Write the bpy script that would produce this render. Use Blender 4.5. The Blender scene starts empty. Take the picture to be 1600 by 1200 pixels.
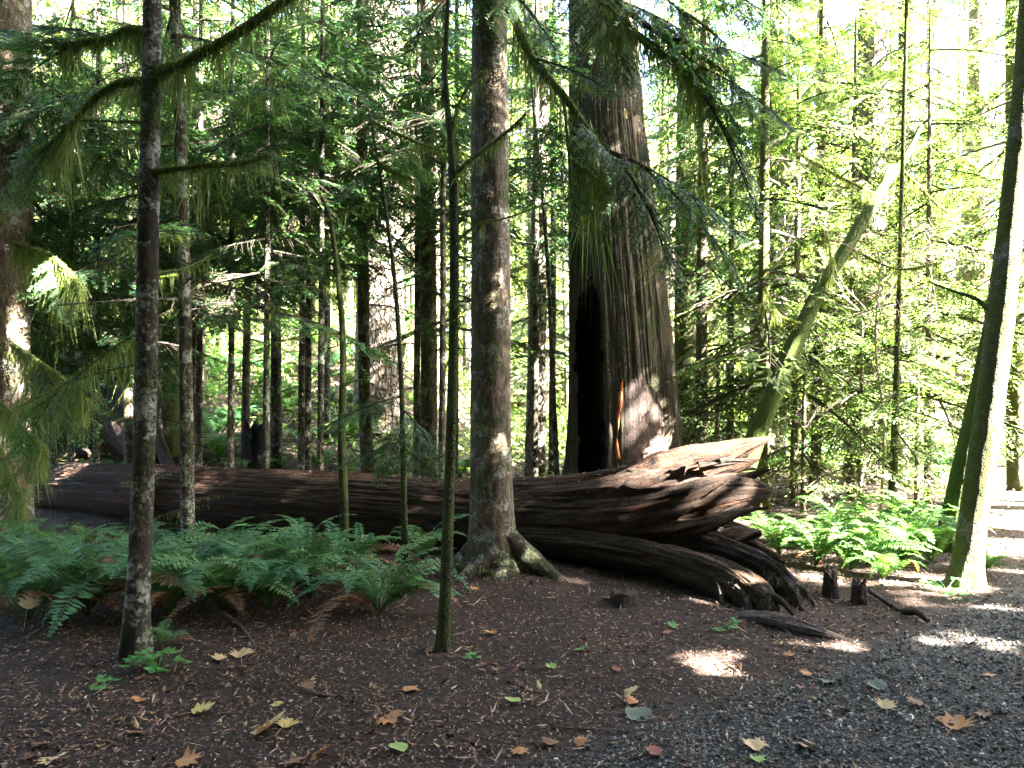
import bpy, math
import numpy as np
from mathutils import Vector, Matrix

# ------------------------------------------------------------------ scene, camera, light
sc = bpy.context.scene
COL = sc.collection
F, CX, HY, EYE = 1155.0, 800.0, 620.0, 1.6          # focal length in photo pixels, horizon row, eye height


def P(px, py, d):
    return np.array([(px - CX) / F * d, d, EYE + (HY - py) / F * d])


cam = bpy.data.objects.new('camera', bpy.data.cameras.new('camera'))
COL.objects.link(cam)
cam.location = (0, 0, EYE)
cam.rotation_euler = (math.pi / 2, 0, 0)
cam.data.sensor_width = 36.0
cam.data.lens = 36.0 * F / 1600.0
cam.data.shift_y = (HY - 600.0) / 1600.0
cam.data.clip_end = 1000
cam.data.clip_start = 0.05
sc.camera = cam

AZ, EL = math.radians(65), math.radians(38)          # sun: to the right of the camera and behind it
SUN = np.array([math.sin(AZ) * math.cos(EL), -math.cos(AZ) * math.cos(EL), math.sin(EL)])
KX, KY = SUN[0] / SUN[2], SUN[1] / SUN[2]

world = bpy.data.worlds.new('World')
sc.world = world
world.use_nodes = True
wn = world.node_tree
sky = wn.nodes.new('ShaderNodeTexSky')
sky.sky_type = 'NISHITA'
sky.sun_disc = False
sky.sun_elevation = EL
sky.sun_rotation = math.atan2(SUN[0], SUN[1])
sky.air_density = 0.8
sky.dust_density = 4.0
sky.ozone_density = 0.4
bg = wn.nodes['Background']
wn.links.new(sky.outputs[0], bg.inputs[0])
bg.inputs[1].default_value = 0.05

sl = bpy.data.lights.new('sun', 'SUN')
sl.energy = 5.0
sl.angle = math.radians(0.5)
sl.color = (1.0, 0.94, 0.84)
so = bpy.data.objects.new('sun', sl)
COL.objects.link(so)
so.rotation_euler = Vector(SUN).to_track_quat('Z', 'Y').to_euler()

sc.view_settings.view_transform = 'Standard'
sc.view_settings.look = 'None'
sc.view_settings.exposure = 6.1
sc.view_settings.gamma = 1.0
cy = sc.cycles
cy.max_bounces = 7
cy.diffuse_bounces = 4
cy.glossy_bounces = 2
cy.transmission_bounces = 3
cy.transparent_max_bounces = 4
cy.caustics_reflective = False
cy.caustics_refractive = False
cy.sample_clamp_indirect = 6.0
cy.use_denoising = True

# ------------------------------------------------------------------ noise


def _h(ix, iy, iz):
    n = (ix * 374761393 + iy * 668265263 + iz * 2147483647 + 1274126177) & 0xFFFFFFFF
    n = ((n ^ (n >> 13)) * 1274126177) & 0xFFFFFFFF
    n = ((n ^ (n >> 16)) * 2246822519) & 0xFFFFFFFF
    return ((n ^ (n >> 15)) & 0xFFFFFF) / float(0xFFFFFF)


def vnoise(x, y, z=0.0):
    x, y, z = np.broadcast_arrays(np.asarray(x, float), np.asarray(y, float), np.asarray(z, float))
    ix, iy, iz = (np.floor(v).astype(np.int64) for v in (x, y, z))
    fx, fy, fz = x - ix, y - iy, z - iz
    fx, fy, fz = (v * v * (3 - 2 * v) for v in (fx, fy, fz))
    r = 0
    for a in (0, 1):
        for b in (0, 1):
            for c in (0, 1):
                w = (fx if a else 1 - fx) * (fy if b else 1 - fy) * (fz if c else 1 - fz)
                r = r + w * _h(ix + a, iy + b, iz + c)
    return r


def fbm(x, y, z=0.0, o=4):
    r, a, s = 0, 0.5, 0
    for i in range(o):
        k = 2.03 ** i
        r = r + a * vnoise(x * k + 17.3 * i, y * k - 9.1 * i, z * k + 3.7 * i)
        s += a
        a *= 0.5
    return r / s


def smooth(a, b, x):
    t = np.clip((x - a) / (b - a), 0, 1)
    return t * t * (3 - 2 * t)


def ground_z(x, y):
    x = np.asarray(x, float)
    y = np.asarray(y, float)
    left = smooth(0.5, -5.0, x)
    slope = np.clip(y - 12.2, 0, 40)
    z = left * (0.30 * np.minimum(slope, 14) + 0.04 * np.maximum(slope - 14, 0))
    far = np.maximum(y - 26, 0)
    z = z + 0.02 * far * smooth(-2, 6, x) * 0.3
    z = z + 0.10 * (fbm(x * 0.5, y * 0.5, 0.3, 3) - 0.5) * smooth(2.0, 6.0, y) + 0.05 * (fbm(x * 2.1, y * 2.1, 1.3, 3) - 0.5) + 0.022 * (fbm(x * 6.5, y * 6.5, 4.3, 3) - 0.5)
    # rise round the foot of the big tree and the root plate, dip under the log
    z = z - 0.14 * np.exp(-((x + 3.0) / 3.2) ** 2 - ((y - 8.6) / 0.9) ** 2)
    z = z + 0.09 * np.exp(-((x + 0.15) / 0.8) ** 2 - ((y - 6.5) / 0.6) ** 2)
    return z


# light plan: where the sun passes the canopy, in the plane seen from the sun (x - KX z, y - KY z)
def Q(p):
    p = np.asarray(p)
    return p[..., 0] - KX * p[..., 2], p[..., 1] - KY * p[..., 2]


GAPS = []                                               # (qx, qy, rx, ry) openings in the leaf canopy


def gap(px, py, d, rx, ry=None, p=1.0):
    a, b = Q(P(px, py, d))
    GAPS.append((a, b, rx, ry or rx, p))


def gapg(px, py, rx, ry, p=.86):
    gap(px, py, F * EYE / (py - HY), rx, ry, p)


gapg(1108, 1036, .15, .21, .93); gapg(1285, 1008, .13, .14, .85); gapg(1175, 1003, .09, .07, .7)
gapg(1440, 932, .18, .14); gapg(1500, 950, .2, .13); gapg(1560, 965, .2, .12); gapg(1605, 976, .2, .10)
gapg(1590, 945, .2, .10); gapg(1500, 1003, .22, .06); gapg(1570, 995, .2, .06); gapg(1400, 905, .2, .2)
gapg(1490, 1138, .08, .09)
gapg(1570, 880, .5, .8); gapg(1440, 1015, .10, .04)
for py, rr in ((170, .25), (225, .25), (300, .2), (360, .2), (430, .08), (490, .15), (560, .25), (600, .28), (650, .28), (700, .22), (760, .07), (850, .2), (890, .2)):
    gap(1598 - (py - 150) * 0.09, py, 6.2, rr)
for px, py in ((1200, 640), (1255, 520), (1290, 450), (1340, 370), (1390, 290)):
    gap(px, py, 9.2, .25, .25, .5)
gap(1000, 605, 9.75, .18, .13, .86); gap(985, 655, 9.75, .16, .16, .86); gap(1025, 708, 9.75, .24, .13, .95); gap(1035, 645, 9.75, .14, .10, .85)
gap(965, 690, 9.75, .05, .25, .8)
gap(1120, 705, 6.75, .16, .12); gap(1070, 722, 6.8, .17, .14); gap(1165, 705, 6.75, .14, .12); gap(1010, 735, 6.8, .12, .07)
gap(985, 800, 6.5, .14, .07); gap(1075, 765, 6.6, .16, .08); gap(920, 790, 6.9, .08, .05); gap(955, 770, 6.8, .08, .05)
gap(1010, 862, 6.3, .16, .06); gap(1070, 880, 6.1, .12, .05); gap(1155, 915, 5.7, .13, .06); gap(950, 862, 6.5, .08, .04); gap(1190, 925, 5.6, .06, .06)
gap(1105, 815, 6.6, .07, .06)
gap(786, 440, 6.3, .09, .26, .8); gap(788, 525, 6.3, .07, .14, .7); gap(788, 690, 6.3, .05, .07, .8)
gap(12, 520, 8.2, .26, .32)
gap(75, 758, 10.3, .32, .24); gap(172, 705, 11.3, .36, .34); gap(262, 560, 14, .6, .6); gap(190, 640, 13, .3, .4)
gap(590, 200, 16.5, .9, .9); gap(560, 250, 16.5, .5, 1.6)
gap(470, 600, 19, 1.3, 1.3); gap(430, 560, 21, 1.2, 1.2); gap(280, 440, 18, .8, 1.0)
gap(1330, 890, 6.6, .4, .3); gap(1420, 880, 6.6, .4, .3); gap(1260, 850, 7.0, .35, .25); gap(1380, 850, 6.9, .4, .3)
gap(540, 480, 14, .5, .5); gap(110, 500, 14, .4, .4)
for py in (40, 110, 180, 250, 330, 420, 640):
    gap(1364, py, 13.6, .40, .34, .95)
gap(1370, 290, 9.5, .5, .4, .9); gap(1250, 250, 11, .6, .4, .8); gap(1200, 420, 10.2, .4, .5, .8); gap(1480, 420, 10.5, .6, .5, .8)
gap(1190, 700, 10.3, .25, .4, .9); gap(1097, 480, 11.8, .2, .4, .9); gap(1072, 560, 13.6, .35, .4, .8); gap(1590, 650, 12.2, .4, .6, .9)
gap(815, 560, 22, .6, 1.0); gap(480, 450, 24, 1.5, 1.5); gap(520, 420, 20, .8, 1.2); gap(450, 470, 22, .8, 1.2)
GAPS = np.array(GAPS)


def sunlit(p, only_gaps=False, r=0.0):
    """True where the canopy stays open to the sun."""
    qx, qy = Q(p)
    m = np.zeros(qx.shape, bool)
    for a, b, rx, ry, pr in GAPS:
        m |= (((qx - a) / (rx + .02)) ** 2 + ((qy - b) / (ry + .02)) ** 2 < 1) & (r < pr)
    if only_gaps:
        return m
    n = vnoise(qx * .55 + 3, qy * .55 + 8)
    n2 = vnoise(qx * 1.6 + 31, qy * 1.6 + 18)
    edge = 10.8 - 3.0 * smooth(.8, 2.2, qx)
    strip = (np.abs(qx - (1.55 - 2.148 * (qy - 9.7))) < 1.45) & (qy > 9.8) & (qy < 14.2)   # the big cedar stands in shade
    m |= (qy > edge + 1.0 * (n - .5)) & (qx > -2.2 + 1.5 * (n - .5)) & (n2 < .95) & ~strip   # the bright clearing on the right
    m |= (qy > 13.5) & (qx <= -2.2) & (n2 > .52)                                          # flecks in the wood on the left
    m |= (qy > 20) & (n > .33)
    m |= (qy > 24) & (n > .22)
    return m


# ------------------------------------------------------------------ meshes
class MB:
    """Collects quads as arrays; build() links them as one mesh object."""

    def __init__(self):
        self.v, self.f, self.m, self.u, self.n = [], [], [], [], 0
        self.attr = []

    def raw(self, v, f, mat=0, uv=None, attr=None):
        v = np.asarray(v, float).reshape(-1, 3)
        f = np.asarray(f, np.int64).reshape(-1, 4)
        self.v.append(v)
        self.f.append(f + self.n)
        self.m.append(np.full(len(f), mat, np.int32))
        self.u.append(np.zeros((len(f), 4, 2)) if uv is None else np.asarray(uv, float).reshape(-1, 4, 2))
        self.attr.append(np.zeros(len(v)) if attr is None else np.asarray(attr, float).ravel())
        self.n += len(v)

    def quads(self, q, mat=0):
        q = np.asarray(q, float).reshape(-1, 4, 3)
        if len(q):
            uv = np.broadcast_to(np.array([[0, .5], [.5, 0], [1, .5], [.5, 1]]), (len(q), 4, 2))
            self.raw(q.reshape(-1, 3), np.arange(len(q) * 4).reshape(-1, 4), mat, uv)

    def grid(self, g, closed=True, mat=0, us=None, vs=None, attr=None, keep=None):
        n, m = g.shape[:2]
        i, j = np.meshgrid(np.arange(n - 1), np.arange(m if closed else m - 1), indexing='ij')
        j2 = (j + 1) % m
        f = np.stack([i * m + j, i * m + j2, (i + 1) * m + j2, (i + 1) * m + j], -1).reshape(-1, 4)
        us = np.arange(n) if us is None else np.asarray(us)
        vs = np.arange(m + 1) if vs is None else np.asarray(vs)
        i, j = i.ravel(), j.ravel()
        uv = np.stack([np.stack([us[i], vs[j]], -1), np.stack([us[i], vs[j + 1]], -1), np.stack([us[i + 1], vs[j + 1]], -1), np.stack([us[i + 1], vs[j]], -1)], 1)
        if keep is not None:
            k = keep[i, j]
            f, uv = f[k], uv[k]
        self.raw(g.reshape(-1, 3), f, mat, uv, attr)

    def mesh(self, name, mats, sm=True):
        v, f = np.concatenate(self.v), np.concatenate(self.f)
        used = np.zeros(len(v), bool)
        used[f.ravel()] = True
        if not used.all():
            new = np.cumsum(used) - 1
            f = new[f]
            v = v[used]
        me = bpy.data.meshes.new(name)
        me.vertices.add(len(v))
        me.vertices.foreach_set('co', v.astype(np.float32).ravel())
        me.loops.add(len(f) * 4)
        me.loops.foreach_set('vertex_index', f.astype(np.int32).ravel())
        me.polygons.add(len(f))
        me.polygons.foreach_set('loop_start', np.arange(len(f), dtype=np.int32) * 4)
        for m in mats:
            me.materials.append(m)
        me.polygons.foreach_set('material_index', np.concatenate(self.m))
        me.polygons.foreach_set('use_smooth', np.full(len(f), sm))
        u = me.uv_layers.new(name='UVMap')
        u.data.foreach_set('uv', np.concatenate(self.u).astype(np.float32).ravel())
        a = np.concatenate(self.attr)[used]
        if a.any():
            at = me.attributes.new('mask', 'FLOAT', 'POINT')
            at.data.foreach_set('value', a.astype(np.float32))
        me.update(calc_edges=True)
        me.validate()
        return me

    def build(self, name, mats, parent=None, sm=True, loc=None):
        return put(name, self.mesh(name, mats if isinstance(mats, (list, tuple)) else [mats], sm), parent, loc)


def put(name, me, parent=None, loc=None):
    o = bpy.data.objects.new(name, me)
    COL.objects.link(o)
    if parent is not None:
        o.parent = parent
    if loc is not None:
        o.location = loc
    return o


def thing(name, label, cat, loc, group=None):
    o = bpy.data.objects.new(name, None)
    o.empty_display_size = .2
    COL.objects.link(o)
    o.location = loc
    return tag(o, label, cat, group)


def tag(o, label, cat, group=None):
    o['label'] = label
    o['category'] = cat
    if group:
        o['group'] = group
    return o


def kind(o, k, label=None):
    o['kind'] = k
    if label:
        o['label'] = label
    return o


def resample(pts, n, *ext):
    """Catmull-Rom through pts at n samples; ext are per-point scalars."""
    pts = np.asarray(pts, float)
    k = len(pts)
    dist = np.r_[0, np.cumsum(np.linalg.norm(np.diff(pts, axis=0), axis=1))]
    t = np.linspace(0, dist[-1], n)
    i = np.clip(np.searchsorted(dist, t, 'right') - 1, 0, k - 2)
    u = ((t - dist[i]) / np.maximum(dist[i + 1] - dist[i], 1e-9))[:, None]
    p0, p1, p2, p3 = pts[np.maximum(i - 1, 0)], pts[i], pts[i + 1], pts[np.minimum(i + 2, k - 1)]
    r = .5 * ((2 * p1) + (-p0 + p2) * u + (2 * p0 - 5 * p1 + 4 * p2 - p3) * u ** 2 + (-p0 + 3 * p1 - 3 * p2 + p3) * u ** 3)
    return (r, t) + tuple(np.interp(t, dist, np.asarray(e, float)) for e in ext)


def frames(c, ref=(0, 0, 1)):
    tg = np.gradient(c, axis=0)
    tg /= np.linalg.norm(tg, axis=1, keepdims=True) + 1e-12
    ref = np.asarray(ref, float)
    a = np.cross(tg, ref)
    bad = np.linalg.norm(a, axis=1) < 0.15
    if bad.any():
        a[bad] = np.cross(tg[bad], [0, 1, 0] if abs(ref[1]) < .5 else [1, 0, 0])
    a /= np.linalg.norm(a, axis=1, keepdims=True) + 1e-12
    b = np.cross(a, tg)
    return tg, a, b


def tube(mb, pts, radii, nl=24, ns=12, disp=None, mat=0, ref=(0, 0, 1), cap=True, flat=1.0, keep_len=None):
    c, t, r = resample(pts, nl, radii)
    tg, a, b = frames(c, ref)
    th = np.linspace(0, 2 * math.pi, ns, endpoint=False)
    rr = r[:, None] * np.ones(ns)
    if disp is not None:
        rr = rr * disp(t[:, None], th[None, :])
    g = c[:, None] + rr[..., None] * (np.cos(th)[None, :, None] * a[:, None] * flat + np.sin(th)[None, :, None] * b[:, None])
    us = t
    vs = np.linspace(0, 1, ns + 1) * 2 * math.pi * max(float(np.mean(r)), .004)
    if cap:
        g = np.concatenate([np.repeat(c[:1, None], ns, 1), g, np.repeat(c[-1:, None], ns, 1)], 0)
        us = np.r_[t[0] - r[0], t, t[-1] + r[-1]]
    mb.grid(g, True, mat, us, vs)
    return c


def bark_disp(amp, k, s, seed, ridged=False):
    def f(t, th):
        x, y = np.cos(th) * k, np.sin(th) * k
        n = fbm(x + seed, y + seed * .7, t * s + seed, 3)
        if ridged:
            n = 1 - np.abs(2 * n - 1) * 1.6
        return 1 + amp * (n - .5) * 2
    return f
# ------------------------------------------------------------------ materials
def new_mat(name):
    m = bpy.data.materials.new(name)
    m.use_nodes = True
    nt = m.node_tree
    b = nt.nodes['Principled BSDF']
    b.inputs['Roughness'].default_value = .85
    b.inputs['Specular IOR Level'].default_value = .25
    return m, nt, b


def N(nt, t, **kw):
    n = nt.nodes.new(t)
    for k, v in kw.items():
        if k in n.inputs:
            n.inputs[k].default_value = v
        else:
            setattr(n, k, v)
    return n


def ramp(nt, fac, stops):
    r = nt.nodes.new('ShaderNodeValToRGB')
    e = r.color_ramp.elements
    while len(e) < len(stops):
        e.new(.5)
    for x, (p, c) in zip(e, stops):
        x.position = p
        x.color = tuple(c) + (1,) if len(c) == 3 else c
    nt.links.new(fac, r.inputs[0])
    return r.outputs[0]


def gray(nt, fac, a, b):
    return ramp(nt, fac, [(a, (0, 0, 0)), (b, (1, 1, 1))])


def mix(nt, fac, a, b, mode='MIX'):
    m = nt.nodes.new('ShaderNodeMix')
    m.data_type = 'RGBA'
    m.blend_type = mode
    for s, v in ((m.inputs[0], fac), (m.inputs[6], a), (m.inputs[7], b)):
        if hasattr(v, 'is_linked') or isinstance(v, bpy.types.NodeSocket):
            nt.links.new(v, s)
        else:
            s.default_value = v if not isinstance(v, tuple) or len(v) == 4 else v + (1,)
    return m.outputs[2]


def math_(nt, op, a, b=None):
    m = nt.nodes.new('ShaderNodeMath')
    m.operation = op
    for s, v in ((m.inputs[0], a), (m.inputs[1], b)):
        if v is None:
            continue
        if isinstance(v, bpy.types.NodeSocket):
            nt.links.new(v, s)
        else:
            s.default_value = v
    return m.outputs[0]


def uvmap(nt, sx, sy):
    tc = nt.nodes.new('ShaderNodeTexCoord')
    mp = nt.nodes.new('ShaderNodeMapping')
    mp.inputs['Scale'].default_value = (sx, sy, 1)
    nt.links.new(tc.outputs['UV'], mp.inputs[0])
    return mp.outputs[0], tc


def noise(nt, vec, scale, detail=6, rough=.6, dist=0.0):
    n = nt.nodes.new('ShaderNodeTexNoise')
    n.inputs['Scale'].default_value = scale
    n.inputs['Detail'].default_value = detail
    n.inputs['Roughness'].default_value = rough
    n.inputs['Distortion'].default_value = dist
    nt.links.new(vec, n.inputs['Vector'])
    return n.outputs[0]


def bump(nt, b, h, strength=.6, dist=.02):
    n = nt.nodes.new('ShaderNodeBump')
    n.inputs['Strength'].default_value = strength
    n.inputs['Distance'].default_value = dist
    nt.links.new(h, n.inputs['Height'])
    nt.links.new(n.outputs[0], b.inputs['Normal'])


def bark(name, dark, mid, light, moss=.3, lichen=.2, along=5, around=26, moss_col=(.055, .075, .018), bdist=.02, plates=False):
    m, nt, b = new_mat(name)
    v, tc = uvmap(nt, along, around)
    n1 = noise(nt, v, 1.0, 8, .65, .4)
    v2, _ = uvmap(nt, along * 3, around * 2.5)
    n2 = noise(nt, v2, 1.0, 4, .6)
    col = ramp(nt, n1, [(.3, dark), (.5, mid), (.72, light)])
    h = n1
    if plates:
        vo = nt.nodes.new('ShaderNodeTexVoronoi')
        vo.feature = 'DISTANCE_TO_EDGE'
        vo.inputs['Scale'].default_value = 1.0
        v3, _ = uvmap(nt, along * 1.2, around * .7)
        vd = nt.nodes.new('ShaderNodeVectorMath')
        vd.operation = 'ADD'
        nn = nt.nodes.new('ShaderNodeTexNoise')
        nn.inputs['Scale'].default_value = 1.4
        nt.links.new(v3, nn.inputs['Vector'])
        nt.links.new(v3, vd.inputs[0])
        nt.links.new(nn.outputs[1], vd.inputs[1])
        nt.links.new(vd.outputs[0], vo.inputs['Vector'])
        crack = gray(nt, vo.outputs[0], .0, .16)
        col = mix(nt, math_(nt, 'ADD', math_(nt, 'MULTIPLY', crack, .8), .2), tuple(.35 * c for c in dark), col)
        h = math_(nt, 'ADD', n1, crack)
    col = mix(nt, math_(nt, 'MULTIPLY', gray(nt, n2, .35, .7), .5), col, tuple(.55 * c for c in mid), 'MIX')
    ob = tc.outputs['Object']
    if lichen > 0:
        nl = noise(nt, ob, 5.5, 5, .7)
        nl2 = noise(nt, ob, 38, 3, .6)
        f = gray(nt, math_(nt, 'ADD', nl, math_(nt, 'MULTIPLY', nl2, .45)), .92 - lichen * .35, .98 - lichen * .3)
        col = mix(nt, math_(nt, 'MULTIPLY', f, .85), col, (.27, .28, .24))
    if moss > 0:
        nm = noise(nt, ob, 2.6, 5, .7)
        nm2 = noise(nt, ob, 60, 3, .6)
        f = gray(nt, math_(nt, 'ADD', nm, math_(nt, 'MULTIPLY', nm2, .25)), .85 - moss * .55, .98 - moss * .5)
        mc = mix(nt, nm2, tuple(.45 * c for c in moss_col), tuple(1.5 * c for c in moss_col))
        col = mix(nt, f, col, mc)
        h = math_(nt, 'ADD', h, math_(nt, 'MULTIPLY', math_(nt, 'MULTIPLY', f, nm2), 1.5))
    nt.links.new(col, b.inputs['Base Color'])
    b.inputs['Roughness'].default_value = .92
    bump(nt, b, h, .9, bdist)
    return m


def leafmat(name, c1, c2, c3, trans=.35, tcol=None, rough=.5, spec=.35, own=.2):
    m, nt, b = new_mat(name)
    g = nt.nodes.new('ShaderNodeNewGeometry')
    oi = nt.nodes.new('ShaderNodeObjectInfo')
    f = math_(nt, 'ADD', math_(nt, 'MULTIPLY', g.outputs['Random Per Island'], 1 - own), math_(nt, 'MULTIPLY', oi.outputs['Random'], own))
    col = ramp(nt, f, [(.0, c1), (.55, c2), (1.0, c3)])
    nt.links.new(col, b.inputs['Base Color'])
    b.inputs['Roughness'].default_value = rough
    b.inputs['Specular IOR Level'].default_value = spec
    t = nt.nodes.new('ShaderNodeBsdfTranslucent')
    tc = mix(nt, 1.0, col, tcol or (1.6, 1.5, .7), 'MULTIPLY')
    nt.links.new(tc, t.inputs[0])
    ms = nt.nodes.new('ShaderNodeMixShader')
    ms.inputs[0].default_value = trans
    nt.links.new(b.outputs[0], ms.inputs[1])
    nt.links.new(t.outputs[0], ms.inputs[2])
    nt.links.new(ms.outputs[0], nt.nodes['Material Output'].inputs[0])
    return m


M = {}
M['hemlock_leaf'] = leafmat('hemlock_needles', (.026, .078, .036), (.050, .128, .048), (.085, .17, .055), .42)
M['bright_leaf'] = leafmat('young_hemlock_needles', (.065, .125, .04), (.12, .20, .055), (.24, .295, .10), .48, (1.45, 1.45, .8))  # lit copy of the hemlock needles, sunlight put into the colour
M['far_leaf'] = leafmat('far_needles', (.07, .12, .04), (.13, .19, .06), (.25, .27, .11), .48, (1.5, 1.4, .8))  # background needles brightened, the sun on them is part of the colour
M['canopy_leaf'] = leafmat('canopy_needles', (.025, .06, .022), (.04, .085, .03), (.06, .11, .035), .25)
M['fern_leaf'] = leafmat('fern_fronds', (.026, .082, .040), (.065, .165, .072), (.14, .25, .10), .32, rough=.5, spec=.25, own=.65)
M['fern_dead'] = leafmat('dead_fern_fronds', (.09, .04, .02), (.16, .075, .035), (.22, .12, .06), .2)
M['herb'] = leafmat('herb_leaves', (.06, .20, .05), (.09, .27, .07), (.14, .33, .09), .35)
M['moss_strand'] = leafmat('hanging_moss', (.075, .115, .028), (.13, .18, .045), (.20, .235, .07), .45)
M['root_beard'] = leafmat('root_beard', (.012, .012, .006), (.03, .03, .012), (.05, .05, .02), .15)
M['twig'] = new_mat('bare_twig')[0]
M['twig'].node_tree.nodes['Principled BSDF'].inputs['Base Color'].default_value = (.035, .028, .02, 1)
M['pale_twig'] = new_mat('pale_bare_twig')[0]
M['pale_twig'].node_tree.nodes['Principled BSDF'].inputs['Base Color'].default_value = (.38, .30, .22, 1)
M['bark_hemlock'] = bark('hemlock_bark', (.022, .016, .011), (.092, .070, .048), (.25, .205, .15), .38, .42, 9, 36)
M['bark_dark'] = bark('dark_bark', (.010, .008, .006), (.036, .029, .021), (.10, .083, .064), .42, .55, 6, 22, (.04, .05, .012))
M['bark_mossy'] = bark('mossy_bark', (.018, .015, .009), (.05, .042, .026), (.10, .085, .06), .62, .2, 5, 20, (.06, .075, .014))
M['bark_moss_full'] = bark('deep_moss_bark', (.012, .012, .006), (.03, .03, .012), (.06, .055, .03), 1.0, .05, 5, 20, (.045, .07, .010))
M['bark_thin'] = bark('thin_stem_bark', (.007, .006, .004), (.022, .018, .012), (.055, .046, .034), .68, .12, 6, 30, (.04, .055, .012))
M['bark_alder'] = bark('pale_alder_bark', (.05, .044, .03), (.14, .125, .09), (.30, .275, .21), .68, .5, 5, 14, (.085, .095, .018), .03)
M['bark_fir'] = bark('furrowed_fir_bark', (.07, .055, .045), (.20, .165, .13), (.34, .29, .235), .22, .2, 3.2, 13, plates=True, bdist=.06)
M['bark_far'] = bark('far_bark', (.06, .045, .032), (.16, .125, .09), (.28, .23, .165), .35, .2, 3, 12)
M['bark_cedar'] = bark('cedar_bark', (.013, .010, .007), (.050, .039, .029), (.145, .12, .095), .46, .12, 3.2, 38, (.035, .043, .015), .02)
M['moss'] = bark('branch_moss', (.035, .045, .010), (.08, .10, .018), (.13, .15, .03), .7, 0, 30, 60, (.10, .13, .022))


def wood(name, c, along, around, moss=0, red=0):
    m, nt, b = new_mat(name)
    v, tc = uvmap(nt, along, around)
    n1 = noise(nt, v, 1, 9, .7, .3)
    col = ramp(nt, n1, [(.28, tuple(.25 * x for x in c)), (.5, c), (.75, tuple(min(1.9 * x, .6) for x in c))])
    ob = tc.outputs['Object']
    nb = noise(nt, ob, 2.2, 4, .6)
    ns_ = noise(nt, ob, 42, 5, .7)
    col = mix(nt, math_(nt, 'MULTIPLY', gray(nt, ns_, .5, .66), .75), col, tuple(.3 * x for x in c))
    col = mix(nt, math_(nt, 'MULTIPLY', gray(nt, nb, .45, .65), .7), col, tuple(.4 * x for x in c))
    if red:
        nr = noise(nt, v, .35, 5, .7, .5)
        col = mix(nt, math_(nt, 'MULTIPLY', gray(nt, nr, .55, .68), red), col, (.30, .105, .045))
    if moss:
        nm = noise(nt, ob, 3.0, 6, .7)
        col = mix(nt, gray(nt, nm, .75 - .35 * moss, .85 - .3 * moss), col, (.04, .048, .016))
    nt.links.new(col, b.inputs['Base Color'])
    v2, _ = uvmap(nt, along * 1.5, around * 3)
    h = math_(nt, 'ADD', n1, math_(nt, 'MULTIPLY', noise(nt, v2, 1, 4, .6), .5))
    h = math_(nt, 'SUBTRACT', h, math_(nt, 'MULTIPLY', gray(nt, ns_, .5, .66), .5))
    bump(nt, b, h, 1.0, .03)
    return m


M['log_wood'] = wood('rotting_log_wood', (.042, .025, .0155), 2.6, 30, .3, .35)
M['log_root'] = wood('log_root_wood', (.050, .032, .018), 3.2, 26, .5, .25)
M['log_split'] = wood('splintered_heartwood', (.06, .026, .013), 3, 36, 0, .5)
M['char'] = wood('charred_wood', (.010, .008, .007), 1.5, 20)
M['orange_wood'] = wood('bare_orange_wood', (.50, .15, .06), 2.0, 25)
M['grey_wood'] = wood('weathered_wood', (.085, .062, .054), 1.0, 30, .15, .15)
M['dark_wood'] = wood('dark_rotten_wood', (.04, .03, .022), 1.5, 16, .4, .25)
M['stick_wood'] = wood('stick_wood', (.17, .13, .10), 6, 50)
M['pink_wood'] = wood('broken_cedar_wood', (.42, .22, .15), 3, 22, 0, .5)


def ground_mat():
    m, nt, b = new_mat('forest_floor')
    tc = nt.nodes.new('ShaderNodeTexCoord')
    ob = tc.outputs['Object']
    at = nt.nodes.new('ShaderNodeAttribute')
    at.attribute_name = 'mask'
    n1 = noise(nt, ob, 26, 8, .75)
    n2 = noise(nt, ob, 3.0, 4, .6)
    n3 = noise(nt, ob, 120, 4, .7)
    duff = ramp(nt, n1, [(.32, (.008, .0055, .004)), (.5, (.028, .0175, .012)), (.64, (.078, .048, .034)), (.76, (.18, .115, .085))])
    duff = mix(nt, gray(nt, n2, .35, .7), duff, (.022, .015, .012), 'MIX')
    vo = nt.nodes.new('ShaderNodeTexVoronoi')
    vo.inputs['Scale'].default_value = 75
    nt.links.new(ob, vo.inputs['Vector'])
    sep = nt.nodes.new('ShaderNodeSeparateColor')
    nt.links.new(vo.outputs['Color'], sep.inputs[0])
    grav = ramp(nt, sep.outputs[0], [(0, (.014, .013, .012)), (.55, (.06, .055, .048)), (.85, (.13, .12, .108)), (1, (.28, .26, .235))])
    edge = gray(nt, vo.outputs['Distance'], .25, .65)
    grav = mix(nt, edge, grav, (.015, .014, .013))
    f = gray(nt, math_(nt, 'ADD', at.outputs['Fac'], math_(nt, 'MULTIPLY', math_(nt, 'SUBTRACT', n1, .5), .9)), .30, .75)
    col = mix(nt, f, duff, grav)
    nt.links.new(col, b.inputs['Base Color'])
    h = math_(nt, 'ADD', n1, math_(nt, 'MULTIPLY', n3, .4))
    h = math_(nt, 'SUBTRACT', h, math_(nt, 'MULTIPLY', math_(nt, 'MULTIPLY', vo.outputs['Distance'], f), .7))
    bump(nt, b, h, .9, .02)
    b.inputs['Roughness'].default_value = .95
    return m


M['ground'] = ground_mat()


def island_mat(name, stops, rough=.8, trans=0):
    m, nt, b = new_mat(name)
    g = nt.nodes.new('ShaderNodeNewGeometry')
    col = ramp(nt, g.outputs['Random Per Island'], stops)
    nt.links.new(col, b.inputs['Base Color'])
    b.inputs['Roughness'].default_value = rough
    return m


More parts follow.
